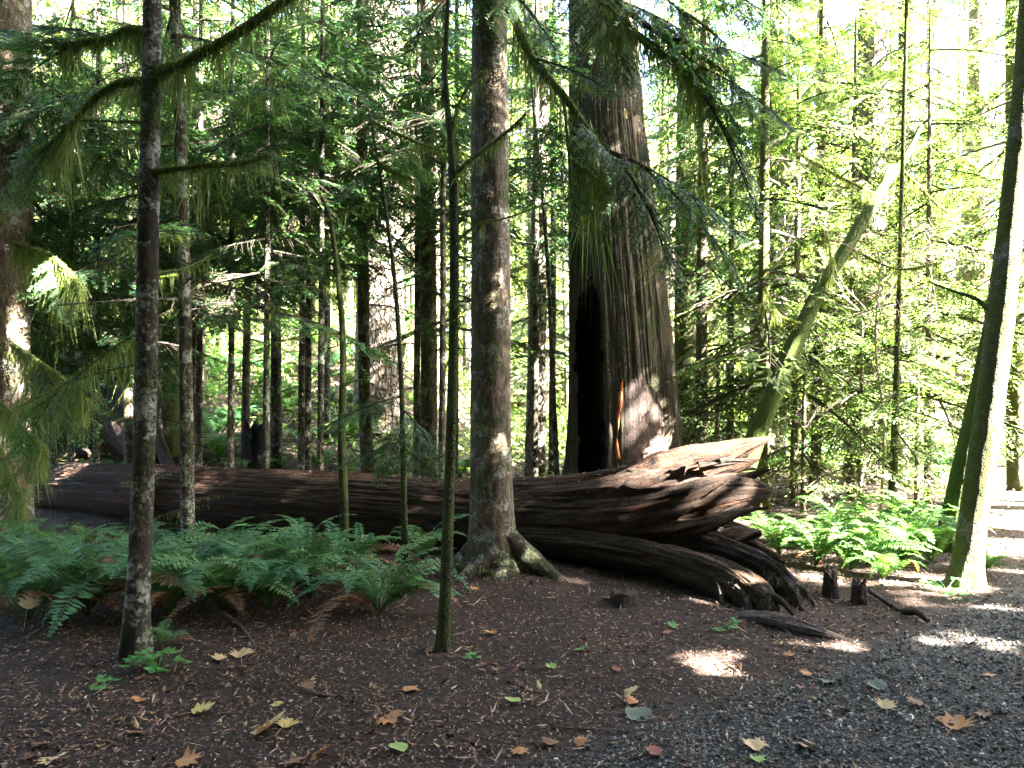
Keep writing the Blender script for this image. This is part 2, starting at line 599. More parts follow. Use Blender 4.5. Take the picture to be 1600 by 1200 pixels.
M['chips'] = island_mat('wood_chips', [(0, (.012, .007, .005)), (.4, (.04, .022, .016)), (.66, (.12, .06, .044)), (.85, (.27, .16, .12)), (1, (.46, .34, .26))])
M['old_leaf'] = island_mat('old_leaf_scraps', [(0, (.03, .017, .012)), (.5, (.085, .045, .03)), (.8, (.16, .085, .05)), (.95, (.26, .17, .09)), (1, (.30, .27, .12))])
M['stones'] = island_mat('crushed_stone', [(0, (.022, .02, .017)), (.5, (.08, .073, .064)), (.85, (.175, .162, .145)), (1, (.42, .40, .36))])


def leaf_colour(name, c):
    m, nt, b = new_mat(name)
    v, tc = uvmap(nt, 1, 1)
    n = noise(nt, tc.outputs['Object'], 30, 4, .6)
    col = mix(nt, gray(nt, n, .4, .7), c, tuple(x * .5 for x in c))
    nt.links.new(col, b.inputs['Base Color'])
    b.inputs['Roughness'].default_value = .7
    return m


LEAFC = dict(orange=(.36, .17, .07), tan=(.48, .33, .17), yellow=(.45, .33, .12), brown=(.20, .10, .06), red=(.22, .08, .055),
             lime=(.24, .33, .10), grey=(.12, .135, .10), cream=(.62, .56, .40), green=(.09, .22, .07))
for k, c in LEAFC.items():
    M['leaf_' + k] = leaf_colour('fallen_leaf_' + k, c)
# ------------------------------------------------------------------ foliage
def kites(base, d, side, length, width, fold=.25):
    """(N,4,3) leaf-shaped quads from base points, unit directions, side vectors."""
    up = np.cross(side, d)
    length, width = np.asarray(length)[:, None], np.asarray(width)[:, None]
    midp = base + d * length * .45
    return np.stack([base, midp + side * width * .5 - up * width * fold, base + d * length, midp - side * width * .5 - up * width * fold], 1)


def norm(v):
    return v / (np.linalg.norm(v, axis=-1, keepdims=True) + 1e-9)


LOD = dict(near=(25, .0195, .050, .0125), mid=(15, .034, .085, .024), far=(8, .075, .15, .055))


def bough(seed, lod, bare=False):
    """A flat drooping conifer bough of unit length along +X: (leaf quads, wood quads)."""
    rng = np.random.default_rng(seed)
    nsec, step, tl, tw = LOD[lod]
    leaf, woodq = [], []
    droop = rng.uniform(.10, .28)
    wig = rng.uniform(-.12, .12)

    def spine(t):
        return np.stack([t, wig * t * t, .05 * t - droop * t * t], -1)

    tt = np.linspace(0, 1, 9)
    sp = spine(tt)
    rad = .012 * (1 - tt) + .002
    up, sd = np.array([0, 0, 1.]), np.array([0, 1., 0])
    ring = [np.array([0, .0, 1.]), np.array([0, .87, -.5]), np.array([0, -.87, -.5])]
    for k in range(3):
        a, b = ring[k], ring[(k + 1) % 3]
        woodq.append(np.stack([sp[:-1] + a * rad[:-1, None], sp[:-1] + b * rad[:-1, None], sp[1:] + b * rad[1:, None], sp[1:] + a * rad[1:, None]], 1))
    for t in np.linspace(.10, .99, nsec):
        for s in (-1, 1):
            if rng.random() < .10:
                continue
            t2 = np.clip(t + rng.uniform(-.02, .02), .03, 1)
            p0 = spine(np.array([t2]))[0]
            ln = (.40 * (1 - t2) ** .75 * min(1, t2 * 3.2 + .25) + .06) * rng.uniform(.65, 1.2)
            a = math.radians(rng.uniform(48, 68)) * (1 - .35 * t2)
            d = norm(np.array([math.cos(a), s * math.sin(a), rng.uniform(-.38, .02)]))
            n = max(2, int(ln / step))
            q = np.linspace(.12 if not bare else .0, 1, n)
            dr = rng.uniform(.15, .5)
            pos = p0 + d * (q * ln)[:, None]
            pos[:, 2] -= dr * (q * ln) ** 2 / .4
            e = norm(np.array([d[1], -d[0], 0]))
            w = .0035 * (1.2 - .8 * q)
            for ax in (e, up):
                woodq.append(np.stack([pos[:-1] + ax * w[:-1, None], pos[:-1] - ax * w[:-1, None], pos[1:] - ax * w[1:, None], pos[1:] + ax * w[1:, None]], 1))
            if bare:
                continue
            for s2 in (-1, 1):
                m = rng.random(n) > .12
                pp = pos[m]
                k = len(pp)
                if not k:
                    continue
                ang = np.radians(rng.uniform(38, 62, k))[:, None]
                dd = norm(d * np.cos(ang) + s2 * e * np.sin(ang) + np.array([0, 0, 1.]) * rng.uniform(-.45, .12, (k, 1)))
                side = norm(np.cross(dd, up) + rng.normal(0, .3, (k, 3)))
                leaf.append(kites(pp, dd, side, tl * (1.15 - .6 * q[m]) * rng.uniform(.6, 1.25, k), tw * rng.uniform(.75, 1.25, k)))
            leaf.append(kites(pos[-1:], d[None], e[None], np.array([tl * .9]), np.array([tw])))
    W = np.concatenate(woodq)
    L = np.concatenate(leaf) if leaf else np.zeros((0, 4, 3))
    return L, W


BOUGH = {l: [bough(100 * i + 7, l) for i in range(n)] for l, n in (('near', 6), ('mid', 5), ('far', 5))}
BARE = [bough(900 + i, 'far', True) for i in range(3)]


def strands(pts, n, lmin, lmax, width, rng, spread=.03):
    """Hanging moss: kites that dangle from points along a polyline."""
    c, t = resample(pts, 200)[:2]
    i = rng.integers(0, 200, n)
    clump = .12 + 2.2 * vnoise(c[i, 0] * 9, c[i, 1] * 9, c[i, 2] * 9) ** 2.2
    base = c[i] + rng.normal(0, spread, (n, 3)) * [1, 1, .4]
    d = norm(np.stack([rng.normal(0, .18, n), rng.normal(0, .18, n), -np.ones(n)], -1))
    az = rng.uniform(0, math.pi, n)
    side = np.stack([np.cos(az), np.sin(az), 0 * az], -1)
    ln = (lmin + (lmax - lmin) * rng.random(n) ** 1.8) * clump * 1.5
    return kites(base, d, side, ln, width * rng.uniform(.6, 1.5, n), .1)


def bough_mesh(lod, i, leaf, mossy):
    key = 'bough_%s_%d_%s_%d' % (lod, i, leaf, mossy)
    me = bpy.data.meshes.get(key)
    if me:
        return me
    L, W = BARE[i % len(BARE)] if lod == 'bare' else BOUGH[lod][i % len(BOUGH[lod])]
    mb = MB()
    mb.quads(W, 1)
    mb.quads(L, 0)
    if mossy:
        rng = np.random.default_rng(i + 55)
        c = W[:, 0]
        mb.quads(strands(c[:24], 70 * mossy, .03, .15, .0055, rng, .012), 2)
        k = W[rng.integers(24, len(W), 90 * mossy), 0]
        mb.quads(kites(k, norm(np.stack([rng.normal(0, .08, len(k)), rng.normal(0, .08, len(k)), -np.ones(len(k))], -1)),
                       np.tile([0.7, .7, 0], (len(k), 1)), rng.uniform(.03, .13, len(k)), rng.uniform(.0025, .0055, len(k)), .1), 2)
    return mb.mesh(key, [M[leaf], M['twig'], M['moss_strand']], True)


RNG = np.random.default_rng(11)


def add_bough(parent, start, end, lod='near', i=0, leaf='hemlock_leaf', mossy=1, roll=None, rng=RNG):
    """One branch part of a tree, from start to end in world space."""
    start, end = np.asarray(start, float), np.asarray(end, float)
    d = end - start
    L = np.linalg.norm(d)
    x = Vector(d / L)
    y = Vector((0, 0, 1)).cross(x).normalized()
    z = x.cross(y)
    R = Matrix((x, y, z)).transposed()
    R = R @ Matrix.Rotation(math.radians(rng.uniform(-25, 25) if roll is None else roll), 3, 'X')
    o = put('branch', bough_mesh(lod, i, leaf, mossy), parent)
    o.matrix_local = Matrix.Translation(Vector(start) - parent.location) @ R.to_4x4() @ Matrix.Diagonal((L, L, L, 1))
    return o


def crown_arrays(lod, n, z0, z1, rlen, rng, axis=None, taper=.75, droop=(-.42, -.02), keep_az=None):
    """Boughs round a stem: merged (leaf, wood) arrays, stem base at the origin."""
    Ls, Ws = [], []
    for k in range(n):
        z = z0 + (z1 - z0) * ((k + rng.random()) / n)
        az = k * 2.399 + rng.uniform(-.5, .5)
        if keep_az is not None:
            az = keep_az[0] + (keep_az[1] - keep_az[0]) * rng.random()
        f = max(.12, 1 - (z - z0) / (z1 - z0 + 1e-6) * taper)
        ln = rlen * f * rng.uniform(.6, 1.2)
        el = rng.uniform(*droop)
        x = np.array([math.cos(az) * math.cos(el), math.sin(az) * math.cos(el), math.sin(el)])
        y = norm(np.cross([0, 0, 1], x))
        zz = np.cross(x, y)
        ro = rng.uniform(-.4, .4)
        y, zz = y * math.cos(ro) + zz * math.sin(ro), zz * math.cos(ro) - y * math.sin(ro)
        R = np.stack([x, y, zz])
        c = np.array([0, 0, z]) if axis is None else axis(z)
        L, W = BOUGH[lod][rng.integers(len(BOUGH[lod]))]
        Ls.append((L * ln) @ R + c)
        Ws.append((W * ln) @ R + c)
    return np.concatenate(Ls), np.concatenate(Ws)


# ------------------------------------------------------------------ trees
def stem_axis(pts, base):
    pts = np.asarray(pts)
    z = pts[:, 2]
    return lambda h: np.array([np.interp(h + base[2], z, pts[:, 0]), np.interp(h + base[2], z, pts[:, 1]), h + base[2]]) - base


def make_trunk(root, base, pts, rad, mat, ns=20, amp=.05, k=2.0, s=1.2, flare=0, seed=0, nl=None, lobes=5, fine=.05):
    """Tapered stem through pts (bottom to top), with a lumpy skin and root flare."""
    def disp(t, th):
        x, y = np.cos(th) * k, np.sin(th) * k
        n = 1 + amp * 2 * (fbm(x + seed, y + seed * .7, t * s + seed, 3) - .5)
        if ns >= 28:
            n = n + fine * 2 * (fbm(x * 6 + seed, y * 6, t * 16 + seed, 3) - .5)
        if flare:
            n = n + flare * np.exp(-t / .22) * (.55 + .45 * np.cos(lobes * th + seed + 1.2 * np.sin(2 * th + seed)))
        return n
    mb = MB()
    nl = nl or int(np.clip(np.linalg.norm(np.asarray(pts[-1]) - pts[0]) / (.035 if ns >= 28 else .12), 20, 420))
    tube(mb, np.asarray(pts) - base, rad, nl, ns, disp, ref=(0, -1, 0.01), cap=True)
    return mb.build('trunk', mat, root)


def filtered(q, base, lo=None):
    c = q.mean(1) + base
    r = np.random.default_rng(len(q)).random(len(q))
    k = ~sunlit(c, False, r)
    for i in range(4):
        k &= ~sunlit(q[:, i] + base, True, r)
    if lo is not None:
        k |= c[:, 2] < lo
    return q[k]


def thinned(q, base, rng, p=.5):
    """Looser foliage where the wood is open to the sun."""
    c = q.mean(1) + base
    return q[(~sunlit(c) | (rng.random(len(q)) < p)) & ~sunlit(c, True, rng.random(len(q)))]


def tree(name, label, cat, px, d, mat, H, low=None, high=None, group=None, flare=.5, ns=20, amp=.05, leaf='hemlock_leaf', seed=0, base_y=None, dd=None, top_lean=None):
    """px: [(x, y, width)] from bottom to top in photo pixels at distance d (dd: extra distance per point)."""
    dd = dd or [0] * len(px)
    pts = [P(x, y, d + e) for (x, y, w), e in zip(px, dd)]
    rad = [w * .5 / F * (d + e) * math.cos(math.atan((x - CX) / F)) for (x, y, w), e in zip(px, dd)]
    b = pts[0].copy()
    b[2] = float(ground_z(b[0], b[1])) - .06
    if pts[0][2] > b[2] + .05:
        k = (pts[0][2] - b[2]) / max(pts[1][2] - pts[0][2], .3)
        b[:2] = pts[0][:2] + (pts[0][:2] - pts[1][:2]) * min(k, 1)
        pts.insert(0, b)
        rad.insert(0, rad[0] * 1.05)
    else:
        pts[0] = b
    v = norm(pts[-1] - pts[-2])
    if top_lean is not None:
        v = norm(np.asarray(top_lean, float))
    if pts[-1][2] < H - 1:
        n = 4
        for i in range(1, n + 1):
            u = i / n
            pts.append(pts[-1] + (v * (1 - .0 * u) + np.array([0, 0, .25 * u])) / 1.1 * (H - pts[-1][2]) / (n - i + 1) / max(v[2], .4))
            rad.append(rad[-1] * (.82 if i < n else .3))
    root = thing(name, label, cat, b, group)
    rng = np.random.default_rng(seed + 1000)
    make_trunk(root, b, pts, rad, mat, ns, amp, flare=flare, seed=seed)
    ax = stem_axis(pts, b)
    mb = MB()
    if low:
        L, W = crown_arrays(low.get('lod', 'mid'), low['n'], low['z0'], low['z1'], low['r'], rng, ax, low.get('taper', .3), low.get('droop', (-.42, -.02)), low.get('az'))
        mb.quads(thinned(L, b, rng), 0)
        mb.quads(W, 1)
    if high:
        L, W = crown_arrays('far', int(high[0] * 1.8), high[1], H, high[2], rng, ax)
        mb.quads(filtered(L, b, 0), 0)
    if mb.n:
        mb.build('crown', [M[leaf], M['twig']], root)
    return root, b, ax


def spread_trunk_roots(root, base, specs, mat, seed=0):
    for i, (az, ln, r, drop) in enumerate(specs):
        d = np.array([math.cos(az), math.sin(az)])
        pts, rad = [], []
        for u in np.linspace(0, 1, 6):
            p = base[:2] + d * (.12 + ln * u) + np.array([-d[1], d[0]]) * .12 * ln * math.sin(3 * u + i)
            z = float(ground_z(*p)) + drop * (1 - u) ** 2.2 - .07 * u - .015
            pts.append(np.r_[p, z] - base)
            rad.append(r * (1 - .75 * u))
        mb = MB()
        tube(mb, pts, rad, 24, 12, bark_disp(.2, 1.5, 4, seed + i))
        mb.build('root', mat, root)


def mossy_branch(root, pts, r0, r1, seed, moss=1.0, lmax=.22, name='branch', mat='moss', fuzz=True):
    """A bent limb with a moss sleeve and hanging strands (its sub-part)."""
    pts = np.asarray(pts)
    base = np.array(root.location)
    rng = np.random.default_rng(seed)
    mb = MB()
    nl = max(12, int(np.linalg.norm(pts[-1] - pts[0]) / .04))
    rad = np.linspace(r0, r1, len(pts))
    c = tube(mb, pts - base, rad, nl, 10, bark_disp(.55 if fuzz else .25, 1.6, 9, seed))
    o = mb.build(name, M[mat], root)
    if moss:
        ln = np.linalg.norm(np.diff(c, axis=0), axis=1).sum()
        ms = MB()
        ms.quads(strands(c, int(420 * ln * moss), .02, lmax, .007, rng, r0 * .55))
        # short fuzz standing off the sleeve
        n = int(500 * ln * moss)
        i = rng.integers(0, len(c), n)
        d = norm(rng.normal(0, 1, (n, 3)) + [0, 0, -.3])
        ms.quads(kites(c[i] + d * r1 * .7, d, norm(np.cross(d, rng.normal(0, 1, (n, 3)))), rng.uniform(.012, .035, n) + r1 * .6, rng.uniform(.004, .009, n), .1))
        s = ms.build('moss', M['moss_strand'], o)
    return o


def pxline(pp):
    return [P(*p) for p in pp]
# ------------------------------------------------------------------ ground
def axis_grid(lo, hi, fine_lo, fine_hi, step, growth=1.16):
    a = list(np.arange(fine_lo, fine_hi + step * .5, step))
    s = step
    while a[-1] < hi:
        s = min(s * growth, 8)
        a.append(a[-1] + s)
    s = step
    b = []
    x = a[0]
    while x > lo:
        s = min(s * growth, 8)
        x -= s
        b.append(x)
    return np.array(b[::-1] + a)


def gravel_mask(x, y):
    # the gravel way comes from the lower right and leaves past the pale trunk on the right
    edge = np.interp(y, [0, 2.6, 3.1, 3.6, 4.2, 5.0, 5.8, 7.0, 9.0, 12.0, 16], [-2.0, -.9, -.15, .55, 1.45, 2.6, 3.6, 4.9, 6.2, 7.9, 9.1])
    far = np.interp(y, [0, 6, 8, 10, 12, 16], [30, 30, 9.5, 9.6, 10.4, 11.6])
    m = smooth(-.55, .75, x - edge) * smooth(-.4, .5, far - x) * (1 - smooth(15, 17, y))
    # an old lane far behind the trunks
    m2 = np.exp(-((y - 12.0 - .1 * x) / .7) ** 2) * smooth(3.2, 4.0, x) * (1 - smooth(5.8, 6.6, x))
    return np.maximum(m, m2)


xs = axis_grid(-160, 160, -6, 6.5, .06)
ys = axis_grid(-60, 220, 1.8, 11, .06)
gx, gy = np.meshgrid(xs, ys, indexing='ij')
gz = ground_z(gx, gy)
msk = gravel_mask(gx, gy)
gv = np.stack([gx, gy, gz], -1)
cellm = (msk[:-1, :-1] + msk[1:, 1:]) * .5 + .25 * (vnoise(gx[:-1, :-1] * 4, gy[:-1, :-1] * 4) - .5) > .5
for nm, kp in (('ground', ~cellm), ('path', cellm)):
    mb = MB()
    mb.grid(gv, False, 0, xs, ys, msk + 1e-4, kp)
    kind(mb.build(nm, M['ground']), 'structure')

# litter lying on it: chips of bark and needles, crushed stone
rng = np.random.default_rng(5)


def scatter(n, lo=2.7, hi=10.5):
    d = lo * (hi / lo) ** rng.random(n)
    x = (rng.uniform(-450, 2050, n) - CX) / F * d
    return x, d


def tumble(n, flat):
    a = rng.uniform(0, 2 * math.pi, n)
    t = rng.normal(0, flat, n)
    d = np.stack([np.cos(a), np.sin(a), t], -1)
    d = norm(d)
    s = norm(np.cross(d, np.array([0, 0, 1.])) + rng.normal(0, flat, (n, 3)))
    return d, s


n = 116000
x, y = scatter(n)
m = gravel_mask(x, y)
k = rng.random(n) > m * .75
x, y = x[k], y[k]
n = len(x)
d, s = tumble(n, .28)
ln = rng.uniform(.008, .030, n) * np.where(rng.random(n) < .10, rng.uniform(2, 5, n), 1) * (.75 + .09 * y)
wd = rng.uniform(.003, .011, n) * (.75 + .09 * y)
b = np.stack([x, y, ground_z(x, y) + rng.uniform(.002, .012, n)], -1)
mb = MB()
mb.quads(kites(b, d, s, ln, wd, .2))
# old brown leaf scraps, half buried
n = 12500
x, y = scatter(n, 2.7, 9)
k = (rng.random(n) > gravel_mask(x, y) * .85) & (rng.random(n) < .12 + 1.1 * smooth(.48, .66, vnoise(x * 2.3 + 5, y * 2.3)))
x, y = x[k], y[k]
n = len(x)
for f in range(3):
    d, s = tumble(n, .35)
    b = np.stack([x, y, ground_z(x, y) + .006], -1)
    mb.quads(kites(b, d, s, rng.uniform(.012, .05, n) * np.where(rng.random(n) < .08, 1.8, 1), rng.uniform(.010, .032, n), .3), 1)
kind(mb.build('leaf_litter', [M['chips'], M['old_leaf']], sm=False), 'stuff', 'brown bark chips and needles covering the forest floor')

n = 50000
x, y = scatter(n, 2.7, 9)
m = gravel_mask(x, y)
k = rng.random(n) < m ** 1.3 * .95 + .035
x, y = x[k], y[k]
n = len(x)
r = rng.uniform(.004, .0105, n) * np.where(rng.random(n) < .06, 1.8, 1) * (.8 + .07 * y)
c = np.stack([x, y, ground_z(x, y) + r * .25], -1)
a0 = rng.uniform(0, 6.28, n)
mb = MB()
low, up = [], []
for j in range(4):
    aa = a0 + j * 1.5708 + rng.uniform(-.35, .35, n)
    rr = r * rng.uniform(.75, 1.35, n)
    low.append(c + np.stack([np.cos(aa) * rr, np.sin(aa) * rr, -r * .4], -1))
    rr = rr * rng.uniform(.4, .8, n)
    up.append(c + np.stack([np.cos(aa) * rr, np.sin(aa) * rr, r * rng.uniform(.45, .9, n)], -1))
v = np.concatenate([np.stack(low, 1), np.stack(up, 1)], 1)          # n,8,3
fi = np.array([[4, 5, 6, 7], [0, 1, 5, 4], [1, 2, 6, 5], [2, 3, 7, 6], [3, 0, 4, 7]])
mb.raw(v.reshape(-1, 3), (np.arange(n)[:, None, None] * 8 + fi[None]).reshape(-1, 4))
kind(mb.build('gravel', M['stones'], sm=False), 'stuff', 'grey crushed stone of the path')

# ------------------------------------------------------------------ fallen log
st = np.array([(40, 740, 790, 11.0), (120, 724, 794, 10.4), (300, 730, 818, 9.4), (500, 738, 838, 8.6), (700, 748, 858, 8.0), (860, 744, 880, 7.5),
               (960, 733, 898, 7.15), (1040, 716, 900, 6.95), (1100, 708, 872, 6.85)], float)
lc = np.array([P(x, (a + b) / 2, d) for x, a, b, d in st])
lr = np.array([(b - a) / 2 / F * d for x, a, b, d in st])
logbase = np.array([lc[4][0], lc[4][1], float(ground_z(lc[4][0], lc[4][1]))])
log = thing('fallen_log', 'huge rotting fallen log with a splintered root end lying across the clearing', 'log', logbase)
c, t, r = resample(lc - logbase, 420, lr)
tg, a, b = frames(c)
th = np.linspace(0, 2 * math.pi, 192, endpoint=False)
T, H = np.meshgrid(t, th, indexing='ij')
cx_, sx_ = np.cos(H), np.sin(H)
warp = .16 * (fbm(cx_ * 1.3, sx_ * 1.3, T * .35, 3) - .5)
nA = fbm(np.cos(H + warp) * 5.5, np.sin(H + warp) * 5.5, T * .28, 4)
nB = fbm(np.cos(H + warp) * 17, np.sin(H + warp) * 17, T * .5 + 7, 3)
ridge = 1 - np.abs(2 * nA - 1)
crack = smooth(.93, .99, ridge)
big = fbm(cx_ * 1.1 + 4, sx_ * 1.1, T * .5, 3) - .5
endf = smooth(t[-1] - 2.6, t[-1], T)
nC = fbm(np.cos(H + warp) * 38, np.sin(H + warp) * 38, T * 1.3 + 3, 2)
pit = smooth(.60, .72, fbm(np.cos(H) * 7 + 5, np.sin(H) * 7, T * 2.6, 4))
R = r[:, None] * (1 + .10 * big - (.06 + .07 * endf) * crack + .06 * (nB - .5) + .035 * (nA - .5) + .06 * (nC - .5) - .055 * pit + .07 * (fbm(np.cos(H) * 6, np.sin(H) * 6, T * 5, 4) - .5))
# jagged broken ends
jag = (vnoise(np.cos(th) * 4.2 + 9, np.sin(th) * 4.2, 0) - .45) * 1.0
g = c[:, None] + R[..., None] * (cx_[..., None] * a[:, None] + sx_[..., None] * b[:, None])
g = g + tg[:, None] * (smooth(t[-1] - .9, t[-1], T) * jag[None])[..., None]
jag2 = (vnoise(np.cos(th) * 3 + 2, np.sin(th) * 3, 5) - .5) * .8
g = g + tg[:, None] * (smooth(.9, 0, T) * jag2[None])[..., None]
inner, inner0 = g[-1:].copy(), g[:1].copy()
ctr, ctr0 = g[-1].mean(0), g[0].mean(0)
caps, caps0 = [], []
for q, dep in ((.8, .05), (.6, .25), (.35, .5), (.0, .6)):
    caps.append(ctr + (inner - ctr) * q - tg[-1] * dep)
    caps0.insert(0, ctr0 + (inner0 - ctr0) * q + tg[0] * dep * .6)
g = np.concatenate(caps0 + [g] + caps, 0)
us = np.r_[t[0] - np.array([.8, .6, .4, .2]), t, t[-1] + np.array([.1, .3, .55, .7])]
mb = MB()
mb.grid(g, True, 0, us, np.linspace(0, 2 * math.pi * .42, 193))
mb.build('body', M['log_wood'], log)


# bark scraps and needles lying along its top
rng = np.random.default_rng(64)
n = 2600
i = rng.integers(20, 400, n)
j = ((.25 + rng.normal(0, .075, n)) * 192).astype(int) % 192
q = g[i + 4, j] + [0, 0, .004]
d, sdv = tumble(n, .25)
mb = MB()
mb.quads(kites(q, d, sdv, rng.uniform(.015, .07, n), rng.uniform(.004, .014, n), .2))
kind(mb.build('bark_scraps', M['chips'], log, sm=False), 'stuff')


def prong(name, pts, rad, mat, seed, flat=.8, amp=.13, tips=0):
    def disp(tt, hh):
        n = fbm(np.cos(hh) * 3.2 + seed, np.sin(hh) * 3.2, tt * .6 + seed, 4)
        rg = smooth(.8, .98, 1 - np.abs(2 * n - 1))
        n2 = fbm(np.cos(hh) * 13 + seed, np.sin(hh) * 13, tt * 1.5, 3)
        return 1 + amp * (fbm(np.cos(hh) * 1.3 + seed, np.sin(hh) * 1.3, tt * 1.2, 3) - .5) * 2 - .14 * rg + .18 * (n2 - .5) + .14 * (fbm(np.cos(hh) * 24 + seed, np.sin(hh) * 24, tt * 2.5, 2) - .5) + .26 * (fbm(np.cos(hh) * 3 + seed, np.sin(hh) * 3, tt * 9, 4) - .5)
    mb = MB()
    p = np.array(pxline(pts)) - logbase
    tube(mb, p, rad, 90, 64, disp, flat=flat)
    return mb.build(name, mat, log)


prong('splinter', [(950, 775, 7.0), (1040, 742, 6.85), (1100, 722, 6.8), (1150, 703, 6.75), (1180, 692, 6.7), (1208, 683, 6.7)], [.12, .22, .17, .105, .055, .004], M['log_split'], 3)
prong('splinter', [(1040, 760, 6.8), (1110, 739, 6.75), (1150, 728, 6.7), (1188, 717, 6.7)], [.14, .12, .07, .004], M['log_split'], 11, .6)
prong('splinter', [(1050, 775, 6.8), (1120, 755, 6.7), (1160, 746, 6.65), (1206, 733, 6.6)], [.13, .08, .05, .004], M['log_wood'], 17, .6)
prong('splinter', [(960, 800, 6.8), (1060, 786, 6.65), (1130, 775, 6.6), (1175, 769, 6.6), (1207, 768, 6.6)], [.2, .24, .19, .12, .03], M['log_wood'], 23, .6)
prong('splinter', [(1020, 830, 6.7), (1090, 826, 6.65), (1140, 826, 6.6), (1186, 832, 6.55)], [.12, .1, .07, .004], M['dark_wood'], 29, .7)
prong('splinter', [(1060, 828, 6.55), (1100, 812, 6.6), (1142, 795, 6.7)], [.02, .07, .03], M['pink_wood'], 31, .5, .2)
prong('root', [(800, 838, 7.25), (880, 846, 6.95), (960, 860, 6.6), (1050, 880, 6.25), (1125, 905, 5.95), (1185, 938, 5.65), (1212, 970, 5.45)], [.08, .13, .15, .15, .165, .16, .07], M['log_root'], 37, .9, .16)
prong('root', [(980, 850, 6.9), (1050, 850, 6.6), (1120, 862, 6.4), (1190, 888, 6.1), (1235, 922, 5.9), (1250, 955, 5.65)], [.18, .19, .15, .13, .10, .04], M['dark_wood'], 41, .9, .2)
prong('root', [(950, 828, 6.95), (1040, 840, 6.7), (1110, 845, 6.6), (1170, 858, 6.5), (1225, 880, 6.4)], [.2, .22, .16, .10, .03], M['log_wood'], 43, .8, .2)
prong('root', [(1160, 968, 5.45), (1215, 975, 5.2), (1275, 990, 4.98), (1335, 1003, 4.82)], [.06, .075, .055, .008], M['grey_wood'], 47, 1.6, .25)
rng = np.random.default_rng(515)
for k in range(16):
    y = rng.uniform(715, 800)
    x0 = rng.uniform(1040, 1110)
    x1 = x0 + rng.uniform(50, 120)
    if x1 > 1196:
        continue
    d0 = rng.uniform(6.55, 6.95)
    y1 = y + rng.uniform(-14, 6)
    prong('splinter', [(x0, y, d0), ((x0 + x1) / 2, (y + y1) / 2 + rng.uniform(-4, 4), d0 - .03), (x1, y1, d0 - .08)], [rng.uniform(.03, .07), rng.uniform(.02, .05), .003], M[['log_split', 'log_wood', 'dark_wood'][k % 3]], 60 + k, rng.uniform(.4, .9), .3)
# ragged rootlets at the tip, and moss hanging from both root tips
ROOTS = [o for o in log.children if o.name.startswith('root')]
for k, (x0, y0, d0, x1, y1, d1, r) in enumerate([(1170, 915, 5.62, 1225, 975, 5.4, .045), (1150, 920, 5.7, 1175, 975, 5.42, .05), (1195, 930, 5.55, 1240, 960, 5.35, .035), (1110, 905, 5.9, 1130, 950, 5.65, .04),
                                               (1235, 915, 5.85, 1275, 950, 5.65, .03), (1220, 900, 5.95, 1258, 965, 5.5, .035), (1100, 880, 6.0, 1180, 925, 5.55, .05)]):
    prong('root', [(x0, y0, d0), (x0 * .6 + x1 * .4 + 6, y0 * .6 + y1 * .4 - 4, d0 * .6 + d1 * .4), (x1, y1, d1)], [r, r * .8, r * .3], M[['log_root', 'dark_wood'][k % 2]], 90 + k, .9, .3)
rng = np.random.default_rng(77)
for ro, pp in zip(ROOTS, ([(1150, 905, 5.75), (1195, 930, 5.5), (1212, 950, 5.4)], [(1190, 890, 5.95), (1240, 915, 5.75), (1252, 940, 5.6)])):
    mb = MB()
    mb.quads(strands(np.array(pxline(pp)) - logbase, 320, .01, .09, .006, rng, .05))
    mb.build('moss_sprays', M['root_beard'], ro)

# ------------------------------------------------------------------ the hollow giant cedar
CD = 10.45
ed = np.array([(745, 880, 1072), (720, 884, 1066), (650, 887, 1060), (580, 888, 1054), (500, 889, 1046), (440, 889, 1039), (370, 889, 1030), (300, 888, 1020), (200, 888, 1006), (100, 889, 998), (0, 890, 990), (-300, 893, 975), (-700, 897, 960), (-1100, 902, 945)], float)
zt = EYE + (HY - ed[:, 0]) / F * CD
cedx = ((ed[:, 1] + ed[:, 2]) / 2 - CX) / F * CD
cedr = (ed[:, 2] - ed[:, 1]) / 2 / F * CD
zt = np.r_[-.15, zt]
cedx = np.r_[cedx[0], cedx]
cedr = np.r_[cedr[0] * 1.08, cedr]
cb = np.array([cedx[0], CD, float(ground_z(cedx[0], CD))])
cedar = thing('cedar_tree', 'giant cedar with a tall black hollow in its furrowed grey trunk', 'tree', cb)
zz = np.r_[np.linspace(-.15, 6.6, 430), np.linspace(6.75, zt[-1], 60)]
th = np.linspace(-math.pi, math.pi, 512, endpoint=False)          # 0 faces the camera, +pi/2 to the right
Z, H = np.meshgrid(zz, th, indexing='ij')
rad = np.interp(zz, zt, cedr)[:, None]
xc = np.interp(zz, zt, cedx)[:, None]
w = .15 * (fbm(np.sin(H) * 2, np.cos(H) * 2, Z * .25, 3) - .5)
n1 = fbm(np.sin(H + w) * 15, np.cos(H + w) * 15, Z * .16, 3)
n2 = fbm(np.sin(H + w) * 42, np.cos(H + w) * 42, Z * .3 + 9, 3)
furrow = 1 - np.abs(2 * n1 - 1)
big = fbm(np.sin(H) * 1.6 + 3, np.cos(H) * 1.6, Z * .18, 2) - .5
fl = np.exp(-np.maximum(Z - .1, 0) / .7) * .08 * np.cos(5 * H + 1)
RR = rad * (1 + .10 * big - .032 * smooth(.8, 1, furrow) + .05 * (fbm(np.sin(H) * 5, np.cos(H) * 5, Z * 1.3, 4) - .5) + .045 * (n2 - .5) + fl)
X = xc + RR * np.sin(H)
Y = CD - RR * np.cos(H)
